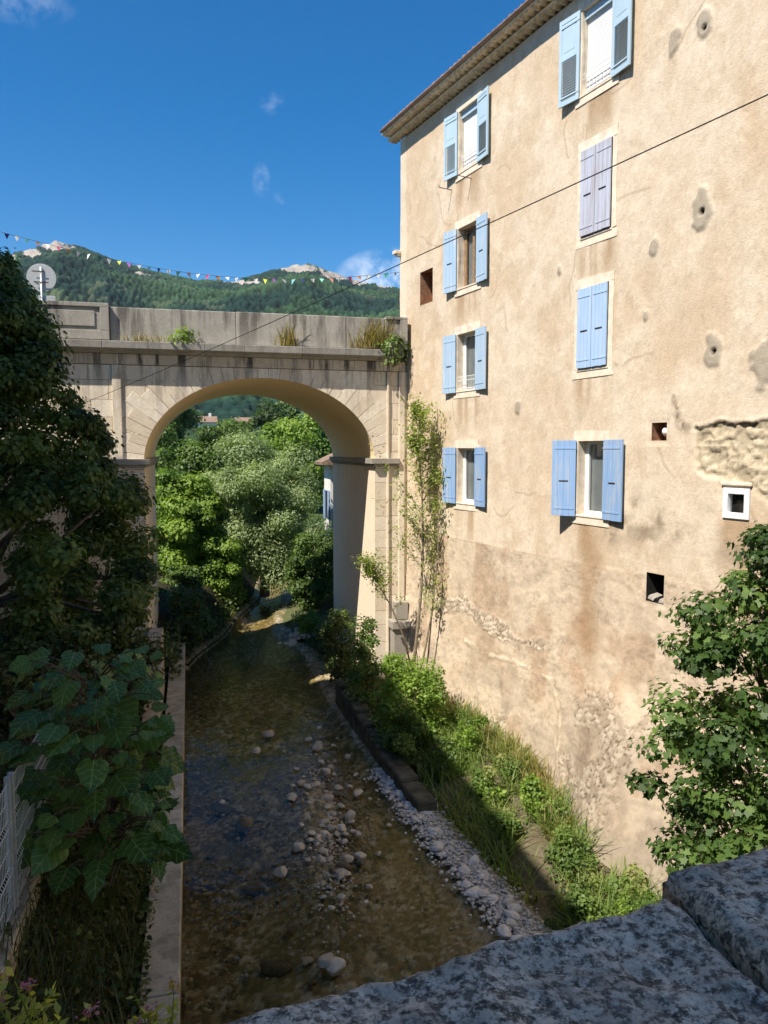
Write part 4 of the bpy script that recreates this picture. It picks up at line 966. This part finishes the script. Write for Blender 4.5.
scatter('pebbles', np.stack([x, y, np.full(n, .03) - .12 * np.minimum(1, np.abs(x - 2.5 - .12 * (y - 14.5)) / .9)], -1), .02, .06, M['rock_pale'], 'small pebbles filling the gravel bar in the middle of the stream', 'pebbles', 51)
n = 5200; y = g.uniform(8.5, 26, n); x = g.uniform(-.2, 4.4, n); ok = fbm(x * .9, y * .9, 3, 44) > .46; x, y = x[ok], y[ok]
scatter('stream_pebbles', np.stack([x, y, -.24 + .1 * g.random(len(x))], -1), .03, .11, M['rock_bed'], 'brown and tan pebbles covering the shallow stream bed', 'pebbles', 52)
# loose chippings between the grey stones, nobody could count them
Vv, Ff = [], []
me0 = rock_mesh(77, 1); bv = np.array([v.co for v in me0.vertices]); bf = np.array([p.vertices for p in me0.polygons])
for i in range(5200):
    y = RNG.uniform(7.8, 17.0); x = float(shore(y)) + RNG.normal(.18, .2); s = RNG.uniform(.02, .065); a = RNG.random() * 6.28
    q = bv * s * RNG.uniform(.7, 1.3, 3); q = np.stack([q[:, 0] * math.cos(a) - q[:, 1] * math.sin(a), q[:, 0] * math.sin(a) + q[:, 1] * math.cos(a), q[:, 2]], -1) + np.array((x, y, .05 + RNG.uniform(-.02, .04)))
    Ff.append(bf + i * len(bv)); Vv.append(q)
tag(np_mesh('gravel', np.concatenate(Vv), np.concatenate(Ff), M['rock_grey']), 'grey chippings between the stones along the right water edge', 'gravel', kind='stuff')

# ================================================================== TREES AND PLANTS
def rg(k): return np.random.default_rng(k)
# big dark tree at left
cl = []; g = rg(5)
lim_z = [3.6, 4.4, 5.4, 6.2, 7.0, 8.0, 9.0, 9.8, 10.6, 11.4]; lim_x = [-1.0, -.72, -.66, -.85, -1.35, -1.75, -2.2, -2.6, -3.1, -3.6]
while len(cl) < 210:
    z = g.uniform(3.0, 11.5); ex = np.interp(z, lim_z, lim_x); cx = -4.3; r = max(.25, ex - cx)
    a = g.uniform(-1.9, 1.9) - .5; q = g.random() ** .4
    x = cx + r * q * math.cos(a); y = 17.9 + r * .9 * q * math.sin(a)
    if x > ex - .35: x = ex - .35
    if x < -6.3: continue
    s = g.uniform(.32, .62); cl.append((x, y, z, s, s, s * .7, int(g.uniform(280, 460))))
tree('lime_tree', (-4.5, 17.9, 2.9), (-4.3, 17.9, 7), None, 0, .5, 0, .108, M['leaf_dark'], M['bark'], 'big dark green tree filling the left edge beside the bridge', shape=OV, r=.22, droop=.8, up=.3, cl=cl, rng=g, nb=34)
# undergrowth at its foot
g = rg(6)
def shrub(name, c_, rad, k, cr, n, size, lm, label, shape=RH, seed=1, group=None, cat='shrub', up=.3, droop=.2, stems=7, lo=-1.):
    g = rg(seed); root = empty(name, (c_[0], c_[1], c_[2] - rad[2]), label, cat, group)
    cl = crown_clumps(c_, *rad, k, cr, n, g, lo); P_, D, T = clumps(cl, g)
    leaves('foliage', P_, size, lm, root, shape, up, D, .5, T, droop, rng=g)
    mb = MB(); b0 = Vector((c_[0], c_[1], c_[2] - rad[2] * .98))
    for i in range(stems):
        e = Vector(cl[i % len(cl)][:3]); m = b0.lerp(e, .5) + Vector((random.uniform(-.1, .1), random.uniform(-.1, .1), .1)); mb.tube([b0 + Vector((random.uniform(-.1, .1), random.uniform(-.1, .1), 0)), m, e], [.022, .016, .006], 5)
    mb.build('stem', M['twig'], root); return root
shrub('elder_shrub', (-2.3, 14.6, 3.3), (1.0, 1.5, 1.2), 26, .42, 170, .10, M['leaf_ivy'], 'dark leafy shrub under the big left tree', OV, 31, stems=16)
shrub('bank_shrub', (-1.35, 17.6, 2.7), (.55, 1.4, 1.3), 22, .36, 150, .09, M['leaf_ivy'], 'dark shrub leaning over the stepped wall by the pier', OV, 32, stems=12)
# bare twigs in front of the dark tree foot
root = empty('bare_shrub', (-2.6, 12.6, 2.6), 'thin bare grey stems of a dry shrub under the left tree', 'shrub'); mb = MB()
for i in range(42):
    a = random.uniform(0, 6.28); l_ = random.uniform(1.0, 2.0); b0 = Vector((-2.6 + random.uniform(-.6, .6), 12.6 + random.uniform(-.9, .9), 2.5)); e = b0 + Vector((math.cos(a) * .7, math.sin(a) * .7, l_))
    mb.tube([b0, b0.lerp(e, .5) + Vector((0, 0, .15)), e], [.010, .007, .003], 4)
mb.build('stems', M['twig'], root)
# ivy and weeds covering the left bank
P_ = []; g = rg(9); n = 15000
x = -.62 - 2.7 * g.random(n) ** 1.3; y = 2.0 + 17 * g.random(n); z = np.array([lbank_z(a, b) for a, b in zip(x, y)]) + .02 + .28 * g.random(n) ** 2
P_ = np.stack([x, y, z], -1); tone = fbm(x * 1.5, y * 1.5, 3, 5)
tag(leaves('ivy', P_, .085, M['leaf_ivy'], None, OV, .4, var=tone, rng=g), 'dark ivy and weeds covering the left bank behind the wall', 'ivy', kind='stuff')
n = 5200; y = 22 + 15 * g.random(n); x = np.where(g.random(n) < .62, lshore(y) - .1 - 1.9 * g.random(n) ** 1.4, 0)
rt = x == 0; y = np.where(rt, 16.2 + 13 * (y - 22) / 15, y); x = np.where(rt, shore(y) + .35 + 1.0 * g.random(n), x); z = np.where(rt, .1 + .5 * g.random(n), np.where(y < 26.6, 1.0, .35) + .9 * g.random(n) ** 2)
tag(leaves('ground_cover', np.stack([x, y, z], -1), .13, M['leaf_ivy'], None, OV, .4, var=fbm(x, y, 3, 6), rng=g), 'dark creeping plants along both water edges under and beyond the arch', 'plants', kind='stuff')
n = 4200; x = -.75 - 1.7 * g.random(n); y = 4.0 + 9 * g.random(n); z = np.array([lbank_z(a, b) for a, b in zip(x, y)])
tag(blades('dry_grass', np.stack([x, y, z], -1), .52, leafmat('dull_grass', (.045, .065, .016), (.085, .10, .03), (.17, .15, .06), .3), None, .7, .7, g), 'dull brown grass and weeds on the left bank below the fence', 'grass', kind='stuff')
# large leaved paulownia
def big_leaf_mat():
    t = NT('broad_leaf'); uv = t.n.new('ShaderNodeUVMap').outputs[0]; sp = t.n.new('ShaderNodeSeparateXYZ'); t.l.new(uv, sp.inputs[0]); u_, v_ = sp.outputs[0], sp.outputs[1]
    au = t.math('ABSOLUTE', u_); oi = t.attr('var', 'Fac')
    ph = t.math('FRACT', t.math('MULTIPLY', t.math('SUBTRACT', v_, t.math('MULTIPLY', au, .75)), 5.0)); vein = t.math('LESS_THAN', t.math('ABSOLUTE', t.math('SUBTRACT', ph, .5)), .05)
    midr = t.math('LESS_THAN', au, .014); vm = t.math('MAXIMUM', vein, midr)
    c_ = t.mix(oi, (.045, .10, .014), (.12, .215, .034)); c_ = t.mix(t.ramp(t.noise(7, 4), .35, .7, 0, .4), c_, (.07, .14, .03)); c_ = t.mix(t.math('MULTIPLY', vm, .65), c_, (.30, .42, .14))
    p = t.pbr(c_, .30, t.bump(t.math('SUBTRACT', t.noise(30, 3), t.math('MULTIPLY', vm, .5)), .4, .01), 0, .35)
    tr = t.n.new('ShaderNodeBsdfTranslucent'); t.lk(c_, tr.inputs[0]); mx = t.n.new('ShaderNodeMixShader'); mx.inputs[0].default_value = .25
    t.l.new(p, mx.inputs[1]); t.l.new(tr.outputs[0], mx.inputs[2]); return t.done(mx.outputs[0])
M['broad_leaf'] = big_leaf_mat()
root = empty('broad_leaved_shrub', (-1.3, 10.4, 1.9), 'shrub with huge heart shaped leaves overhanging the left wall', 'shrub'); g = rg(12)
outl = [(0, .02), (.10, -.06), (.26, -.05), (.40, .10), (.47, .30), (.44, .50), (.36, .66), (.20, .82), (.08, .94), (0, 1.04)]
rows = 7; LV, LF, LU, LVar = [], [], [], []; stem = MB()
def half(v):    # leaf half width at v
    return float(np.interp(v, [-.06, .0, .1, .3, .5, .66, .82, .94, 1.04], [.16, .30, .38, .52, .36, .38, .20, .08, .0]))
cnt = 0
for i in range(210):
    q = i / 210; h = g.uniform(0, 1)
    x = g.uniform(-1.95, -.42); y = g.uniform(8.9, 11.2); z = 2.55 + h * 2.6 - .55 * max(0, x + .7) - (.5 * (y - 9.9) if y > 9.9 else 0)
    if x < -1.45 and h < .12: continue
    s = g.choice((.18, .24, .3, .36, .42, .48)) * (1 if h < .85 else .7)
    d = Vector(((x + 1.15) * 1.2 + g.normal() * .3, (y - 10.3) * .8 - .35 + g.normal() * .3, g.uniform(-.5, .12))).normalized(); nn = Vector((g.normal() * .3, -.55 + g.normal() * .25, 1.0)).normalized(); nn = (nn - d * nn.dot(d)).normalized(); b = d.cross(nn)
    base = Vector((x, y, z)); k0 = len(LV); nu = 9; nv = 12; vr = g.random(); cv = g.uniform(.0, .55); lob = g.uniform(.75, 1.15); tw = g.uniform(-.5, .5)
    for a_ in range(nv):
        v = -.06 + 1.10 * a_ / (nv - 1); hw = half(v)
        for c0 in range(nu):
            u = -1 + 2 * c0 / (nu - 1); uu = u * hw * (lob + .08 * math.sin(v * 17 + i)) + tw * .15 * v * v
            vv = v - .12 * (1 - abs(u)) * (1 if a_ == 0 else 0) * -1
            bend = -cv * vv * vv + .10 * abs(uu) - .25 * uu * uu + .03 * math.sin(abs(u) * 9 + v * 13)
            LV.append(base + (b * uu + d * vv + nn * bend) * s); LU.append((uu, vv))
    for a_ in range(nv - 1):
        for c0 in range(nu - 1):
            f_ = k0 + a_ * nu + c0; LF.append((f_, f_ + 1, f_ + nu + 1, f_ + nu)); LVar.append(vr)
    cen = Vector((-1.2 + .25 * (x + 1.2), 10.3 + .3 * (y - 10.3), z - .35)); stem.tube([cen, cen.lerp(base, .6) + Vector((0, 0, .05)), base], [.012, .009, .007], 5)
for i in range(6):
    e = Vector((-1.2 + g.uniform(-.5, .6), 10.2 + g.uniform(-.6, .6), g.uniform(3.6, 4.8))); b0 = Vector((-1.3 + g.uniform(-.15, .15), 10.5, 1.8)); stem.tube([b0, b0.lerp(e, .5) + Vector((.05, .1, .1)), e], [.035, .026, .012], 6)
LF = np.array(LF); LU = np.array(LU)
np_mesh('foliage', np.array(LV), LF, M['broad_leaf'], root, var=np.array(LVar), smooth=True, uv=LU[LF.ravel()])
stem.build('stem', M['bark'], root, True)
# flowering plant right under the lens
def valerian(bx, by, bz, hs, seed, label, nst=7):
    g = rg(seed); root = empty('valerian', (bx, by, bz), label, 'flower', None); st = MB(); P_, T, Fl = [], [], []
    for i in range(nst):
        e = Vector((bx + g.normal() * hs * .28, by + g.normal() * .12, bz + hs * g.uniform(.7, 1.1))); b0 = Vector((bx, by, bz)); m = b0.lerp(e, .5) + Vector((0, 0, .03)); st.tube([b0, m, e], [.004, .003, .002], 4)
        for k in range(34):
            t = .25 + .75 * g.random(); p = (b0.lerp(m, t * 2) if t < .5 else m.lerp(e, t * 2 - 1)); P_.append(p + Vector(g.normal(size=3) * .008)); T.append(t)
        if i % 2 == 0:
            for k in range(26): Fl.append(e + Vector(g.normal(size=3) * .011))
    leaves('foliage', np.array(P_), .042, M['leaf_flower'], root, WL * np.array((2.0, 1)), .3, var=np.array(T) * .8, rng=g, droop=-.8)
    leaves('blossom', np.array(Fl), .012, M['petal'], root, OV, .4, rng=g); st.build('stem', M['leaf_young'], root); return root
valerian(-.36, 2.25, 5.45, .52, 3, 'pale green valerian with pink flowers at the lower left corner')
valerian(-.62, 2.45, 5.5, .34, 4, 'small pink valerian left of the bright one', 5)
valerian(-.12, 2.9, 5.0, .50, 5, 'pink flowered valerian nearest the concrete wall', 5)
# right foreground maple
cl = []; g = rg(15)
while len(cl) < 240:
    z = g.uniform(1.3, 6.6); r = np.interp(z, [1.3, 2.5, 4, 5.2, 6.2, 6.9], [1.0, 1.35, 1.45, 1.15, .65, .15]); a = g.uniform(0, 6.28); q = g.random() ** .45
    s = g.uniform(.16, .32); cl.append((6.12 + r * q * math.cos(a), 6.7 + r * q * math.sin(a), z, s * 1.3, s * 1.3, s * .6, int(g.uniform(95, 160))))
tree('maple_tree', (6.1, 6.8, .5), (6.05, 6.75, 4), None, 0, .25, 0, .074, M['leaf_maple'], M['bark'], 'leafy maple on the right growing up in front of the house wall', shape=MP, r=.07, droop=.9, up=.5, cl=cl, rng=g, nb=60, jit=.4)
# slender trees against the facade
def slender(pts, r, label, seed, dens, size=.095, spread=.28, hfrom=.35, group=None):
    g = rg(seed); pts = [Vector(p) for p in pts]; root = empty('slender_tree', pts[0], label, 'tree', group); mb = MB(); n = len(pts)
    mb.tube(pts, [r * (1 - .85 * i / (n - 1)) for i in range(n)], 6); P_ = []
    def at(t):
        q = t * (n - 1); i = min(n - 2, int(q)); return pts[i].lerp(pts[i + 1], q - i)
    for k in range(dens):
        t = hfrom + (1 - hfrom) * g.random(); p = at(t); a = g.uniform(0, 6.28); l_ = spread * g.uniform(.3, 1.3) * (.35 + 1.3 * math.sin(3.1 * (1 - t) ** 1.3))
        e = p + Vector((math.cos(a) * l_, math.sin(a) * l_ * .7, l_ * g.uniform(.7, 1.6))); mb.tube([p, p.lerp(e, .5) + Vector((0, 0, -.03)), e], [.008, .005, .002], 4)
        for j in range(46): P_.append(p.lerp(e, .2 + .95 * g.random()) + Vector(g.normal(size=3) * .075))
    mb.build('trunk', M['pale_bark'], root, True); leaves('crown', np.array(P_), size, M['leaf_young'], root, WL * np.array((2.1, 1)), .25, rng=g, droop=.2); return root
slender([(5.85, 20.1, .7), (5.95, 20.0, 2.0), (6.10, 20.0, 3.4), (6.17, 20.0, 5.0), (6.12, 20.0, 6.5), (6.0, 20.0, 7.6), (6.08, 20.0, 8.7)], .05, 'slender pale green tree growing upright against the house wall', 17, 88, spread=.72, hfrom=.42)
slender([(5.85, 19.9, .7), (6.08, 19.7, 1.8), (6.32, 19.6, 3.2), (6.46, 19.6, 4.8), (6.46, 19.6, 6.6)], .04, 'thinner second stem beside the upright slender tree', 18, 13, .08, .3, .35)
slender([(6.0, 20.5, 1.3), (5.75, 20.5, 2.3), (5.35, 20.4, 3.2), (4.9, 20.4, 4.0), (4.6, 20.4, 4.5)], .03, 'thin leafy stem leaning left across the bridge pier', 19, 34, .085, .42, .45)
# bushes and weeds on the right bank
shrub('leafy_bush', (5.3, 18.0, 1.35), (.8, .95, 1.3), 46, .34, 230, .085, M['leaf_bright'], 'rounded bright green bush at the foot of the bridge pier', RH, 41)
shrub('bank_bush', (4.75, 16.9, .75), (.5, .9, .6), 20, .22, 150, .075, M['leaf_mid'], 'dark green bush trailing over the low bank wall', RH, 44)
shrub('bramble_bush', (4.5, 23.5, 1.3), (.5, 2.2, 1.2), 26, .32, 130, .09, M['leaf_ivy'], 'dark brambles along the foot of the right pier under the arch', OV, 43)
shrub('shaded_bush', (4.65, 20.6, 1.6), (.42, .9, 1.5), 24, .30, 120, .085, M['leaf_mid'], 'straggly dark bush against the inner face of the right pier', OV, 42)
for i, (x, y, h, lm, lb) in enumerate(((6.2, 16.4, .75, 'leaf_bright', 'fresh green broad leaved weed just below the wall base'), (5.95, 14.6, .55, 'leaf_grass', 'yellowish bushy weed halfway along the grassy bank'), (6.2, 11.6, .62, 'leaf_mid', 'leafy bush on the bank near the maple'), (5.75, 10.4, .60, 'leaf_mid', 'round green bush at the near end of the grassy bank'), (6.6, 13.6, .5, 'leaf_bright', 'small green weed against the rubble wall foot'), (5.6, 13.1, .45, 'leaf_grass', 'low clump of weeds at the shadow edge'))):
    h *= .78; shrub('weed_bush', (x, y, bank_z(x, y) + h * .7), (h * .75, h * .85, h), 14, .2, 120, .075, M[lm], lb, RH, 50 + i)
for i in range(11):
    y = 9.2 + 8.2 * ((i * .618) % 1); q = .45 + .5 * random.random(); x = float(shore(y)) * (1 - q) + float(wall_x(y)) * q; h = random.uniform(.28, .5)
    shrub('bank_weed', (x, y, bank_z(x, y) + h * .6), (h * .9, h, h * .9), 9, .17, 95, random.uniform(.05, .085), M[('leaf_mid', 'leaf_bright', 'leaf_grass', 'leaf_mid')[i % 4]], 'leafy weed growing among the tall grass of the right bank', (RH, OV, WL * np.array((1.8, 1)))[i % 3], 200 + i, 'weeds among the bank grass', 'weed', stems=4)
g = rg(60); n = 12000; y = 8.0 + 9.8 * g.random(n); q = g.random(n) ** .7; x = shore(y) + .55 + (wall_x(y) - .05 - shore(y) - .55) * q
ok = fbm(x * 1.3, y * 1.3, 3, 70) > .39; x, y = x[ok], y[ok]; z = np.array([bank_z(a, b) for a, b in zip(x, y)])
tag(blades('bank_grass', np.stack([x, y, z], -1), .52, M['leaf_grass'], None, 1.0, .9, g, fbm(x * .9, y * .9, 3, 71) * 1.2 - .1), 'tall green grass on the bank below the house wall', 'grass', kind='stuff')
n = 1500; y = 12.5 + 6 * g.random(n); x = wall_x(y) - .05 - .55 * g.random(n); z = np.array([bank_z(a, b) for a, b in zip(x, y)])
tag(blades('straw_grass', np.stack([x, y, z], -1), .5, M['leaf_dry'], None, .6, .9, g), 'dry straw coloured grass close to the wall foot', 'grass', kind='stuff')
# plants growing out of the bridge cornice
def tuft(x, z, h, n, lm, label, seed, hang=False, wd=.2):
    g = rg(seed); root = empty('ledge_plant', (x, BY - .22, z), label, 'plant', None); p = np.stack([x + g.normal(size=n) * wd, BY - .2 + g.normal(size=n) * .05, np.full(n, z)], -1)
    blades('foliage', p, h, lm, root, .5, 1.0, g); return root
def ledge_leaf(x, z, r, n, lm, label, seed, dx=1.4, dz=.8):
    root = empty('ledge_plant', (x, BY - .25, z), label, 'plant', None); P_, D, T = clumps([(x, BY - .3, z + r * .4, r * dx, r * .6, r * dz, n)], rg(seed)); leaves('foliage', P_, .10, lm, root, OV, .3, D, .5, rng=rg(seed), droop=.4)
    mb = MB()
    for q in range(5): mb.tube([(x, BY - .2, z), tuple(P_[q * 7])], [.008, .004], 4)
    mb.build('stem', M['twig'], root); return root
ledge_leaf(-.12, 10.42, .34, 110, M['leaf_bright'], 'bright green self sown plant on the cornice left of the arch crown', 81, 1.3, .75)
tuft(-1.05, 10.4, .22, 60, M['leaf_dry'], 'small reddish tuft at the left end of the cornice', 82, wd=.3)
tuft(2.75, 10.39, .6, 110, M['leaf_dry'], 'dry upright grass tuft in the middle of the cornice', 83, wd=.14)
tuft(5.25, 10.4, .75, 420, M['leaf_dry'], 'large straw coloured grass clump near the house end of the cornice', 84, wd=.32)
ledge_leaf(5.75, 10.2, .5, 420, M['leaf_mid'], 'tangled green plant hanging off the cornice beside the house', 85, 1.0, .9)
# beyond the arch
tree('willow', (3.5, 38, .3), (3.25, 37, 4.5), (2.75, 2.0, 3.8), 100, .85, 1100, .145, M['leaf_willow'], M['pale_bark'], 'large silvery willow seen through the arch', shape=WL * np.array((1.9, 1)), r=.18, up=.2, droop=.5, rng=rg(21), lo=-.85)
tree('leafy_tree', (-.3, 36, .8), (-.4, 36, 3.7), (1.7, 1.9, 3.0), 50, .6, 520, .17, M['leaf_bright'], M['bark'], 'bright yellow green tree left of the willow', r=.12, rng=rg(22))
tree('leafy_tree', (.6, 47, 1), (.8, 47, 6.0), (3.2, 2.4, 3.6), 60, .9, 520, .19, M['leaf_mid'], M['bark'], 'mid green tree rising behind the bright one', r=.15, rng=rg(23))
tree('leafy_tree', (5.4, 33.5, .9), (5.3, 33.2, 2.5), (1.3, 1.5, 2.1), 40, .45, 520, .12, M['leaf_mid'], M['bark'], 'dark green tree between the willow and the right pier', r=.1, rng=rg(24))
tree('leafy_tree', (6.5, 50, 1), (6.4, 50, 6.8), (3.0, 2.5, 3.4), 50, 1.0, 520, .19, M['leaf_bright'], M['bark'], 'broad green tree behind the willow', r=.16, rng=rg(25))
tree('leafy_tree', (.4, 31, .4), (-.1, 30.2, 1.1), (.75, 1.3, .8), 24, .36, 380, .12, M['leaf_dark'], M['bark'], 'dark tree hanging over the water beyond the left pier', r=.08, rng=rg(26))
tree('leafy_tree', (1.4, 35.2, .4), (1.2, 35.2, 2.0), (1.15, 1.0, 1.6), 32, .5, 480, .13, M['leaf_bright'], M['bark'], 'green shrubby tree at the waterside before the willow', r=.07, rng=rg(27))
shrub('leafy_bush', (4.4, 29.6, .75), (.5, .5, .5), 12, .25, 160, .09, M['leaf_bright'], 'small sunlit bush among the rocks at the bend', RH, 28)
shrub('leafy_bush', (-.45, 32.6, 1.5), (1.0, 1.2, 1.3), 26, .36, 240, .12, M['leaf_mid'], 'green bush on the far left bank below the bright tree', OV, 30)
shrub('leafy_bush', (-.2, 28.2, 1.4), (.55, 1.3, 1.3), 20, .35, 160, .10, M['leaf_ivy'], 'dark bush in the shade behind the left pier', OV, 29)
for i, (x, y, z, s, lb) in enumerate(((-3, 70, 6, 3.0, 'round tree at the left behind the arch opening'), (4, 84, 7, 3.4, 'tree left of the far white house'), (10.5, 75, 6.5, 3.2, 'tree just below the far tiled roof'), (17, 88, 8, 3.8, 'dark tree right of the far tiled roof'), (14, 130, 12, 4.2, 'tree on the slope above the far roofs'), (-2, 120, 11, 4, 'tree beside the far pale wall'), (22, 110, 11, 4.5, 'tree on the slope at the right of the arch opening'), (28, 140, 14, 5, 'big tree high on the slope behind the arch'))):
    tree('hillside_tree', (x, y, z - s - 1), (x, y, z), (s, s * .9, s * 1.05), 26, s * .36, 170, .55, M['leaf_mid'] if i % 2 else M['leaf_dark'], M['bark'], lb, r=.18, rng=rg(90 + i), nb=6)
# houses beyond
def far_house(x, y, z, wx, wy, h, label, wm, nwin, ridge=1.6, shut=None):
    root = empty('village_house', (x, y, z), label, 'house'); mb = MB(); mb.box(x - wx, x + wx, y - wy, y + wy, z - 2, z + h); mb.build('wall', wm, root)
    mb = MB(); e = .35; mb.prism([(x - wx - e, y - wy - e, z + h), (x - wx - e, y - wy - e, z + h + .12), (x - wx - e, y, z + h + ridge), (x - wx - e, y + wy + e, z + h + .12), (x - wx - e, y + wy + e, z + h)], (2 * wx + 2 * e, 0, 0)); rf = mb.build('roof', M['tile'], root)
    mb = MB(); mb.box(x + wx * .4, x + wx * .4 + .6, y - .3, y + .3, z + h + .5, z + h + ridge + .7); mb.build('chimney', wm, rf)
    for i in range(nwin):
        xx = x - wx + (i + .5) * 2 * wx / nwin; mb = MB(); mb.box(xx - .4, xx + .4, y - wy - .03, y - wy + .02, z + h - 1.9, z + h - .7); mb.build('window', M['dark'], root)
    return root
far_house(3.6, 185, 10.4, 2.6, 3.4, 3.4, 'far white house with a red tiled roof seen over the trees', M['white_wall'], 3)
far_house(15.6, 190, 10.6, 4.4, 4, 3.2, 'far house with a wide weathered tile roof on the right of the white one', M['cream_wall'], 3)
far_house(-5.6, 150, 9.0, 1.8, 3, 4.2, 'far pale gable end at the left edge of the arch opening', M['white_wall'], 1)
rv = empty('riverside_house', (9.2, 41, 1), 'white riverside house with a low tiled roof glimpsed beside the right pier', 'house')
mb = MB(); mb.box(6.93, 12, 38.5, 40.3, .5, 6.75); mb.build('wall', M['white_wall'], rv)
mb = MB(); mb.prism([(6.45, 38.1, 6.76), (6.45, 38.1, 6.9), (9.4, 38.1, 8.3), (12.5, 38.1, 6.9), (12.5, 38.1, 6.76)], (0, 2.5, 0)); mb.build('roof', M['tile'], rv)
for yy in (39.4,):
    mb = MB(); mb.box(6.90, 6.94, yy - .4, yy + .4, 4.0, 5.4); wn_ = mb.build('window', M['dark'], rv)
    for dy in (-.62, .62):
        mb = MB(); mb.box(6.86, 6.90, yy + dy - .22, yy + dy + .22, 3.95, 5.45); mb.build('shutter', M['blue_deep'], wn_)
mb = MB(); mb.box(7.0, 7.35, 38.44, 38.5, 3.4, 4.7); mb.build('shutter', M['blue_deep'], rv)

# ================================================================== AIR
mb = MB(); mb.box(-2100, 2100, -900, 2300, -2.5, 420)
t = NT('valley_air'); pv = t.n.new('ShaderNodeVolumePrincipled'); pv.inputs['Color'].default_value = (.80, .88, 1, 1); pv.inputs['Density'].default_value = .00007; pv.inputs['Anisotropy'].default_value = .2
t.l.new(pv.outputs[0], t.out.inputs['Volume'])
tag(mb.build('haze', t.m), 'thin blue summer haze over the valley', 'haze', kind='stuff')
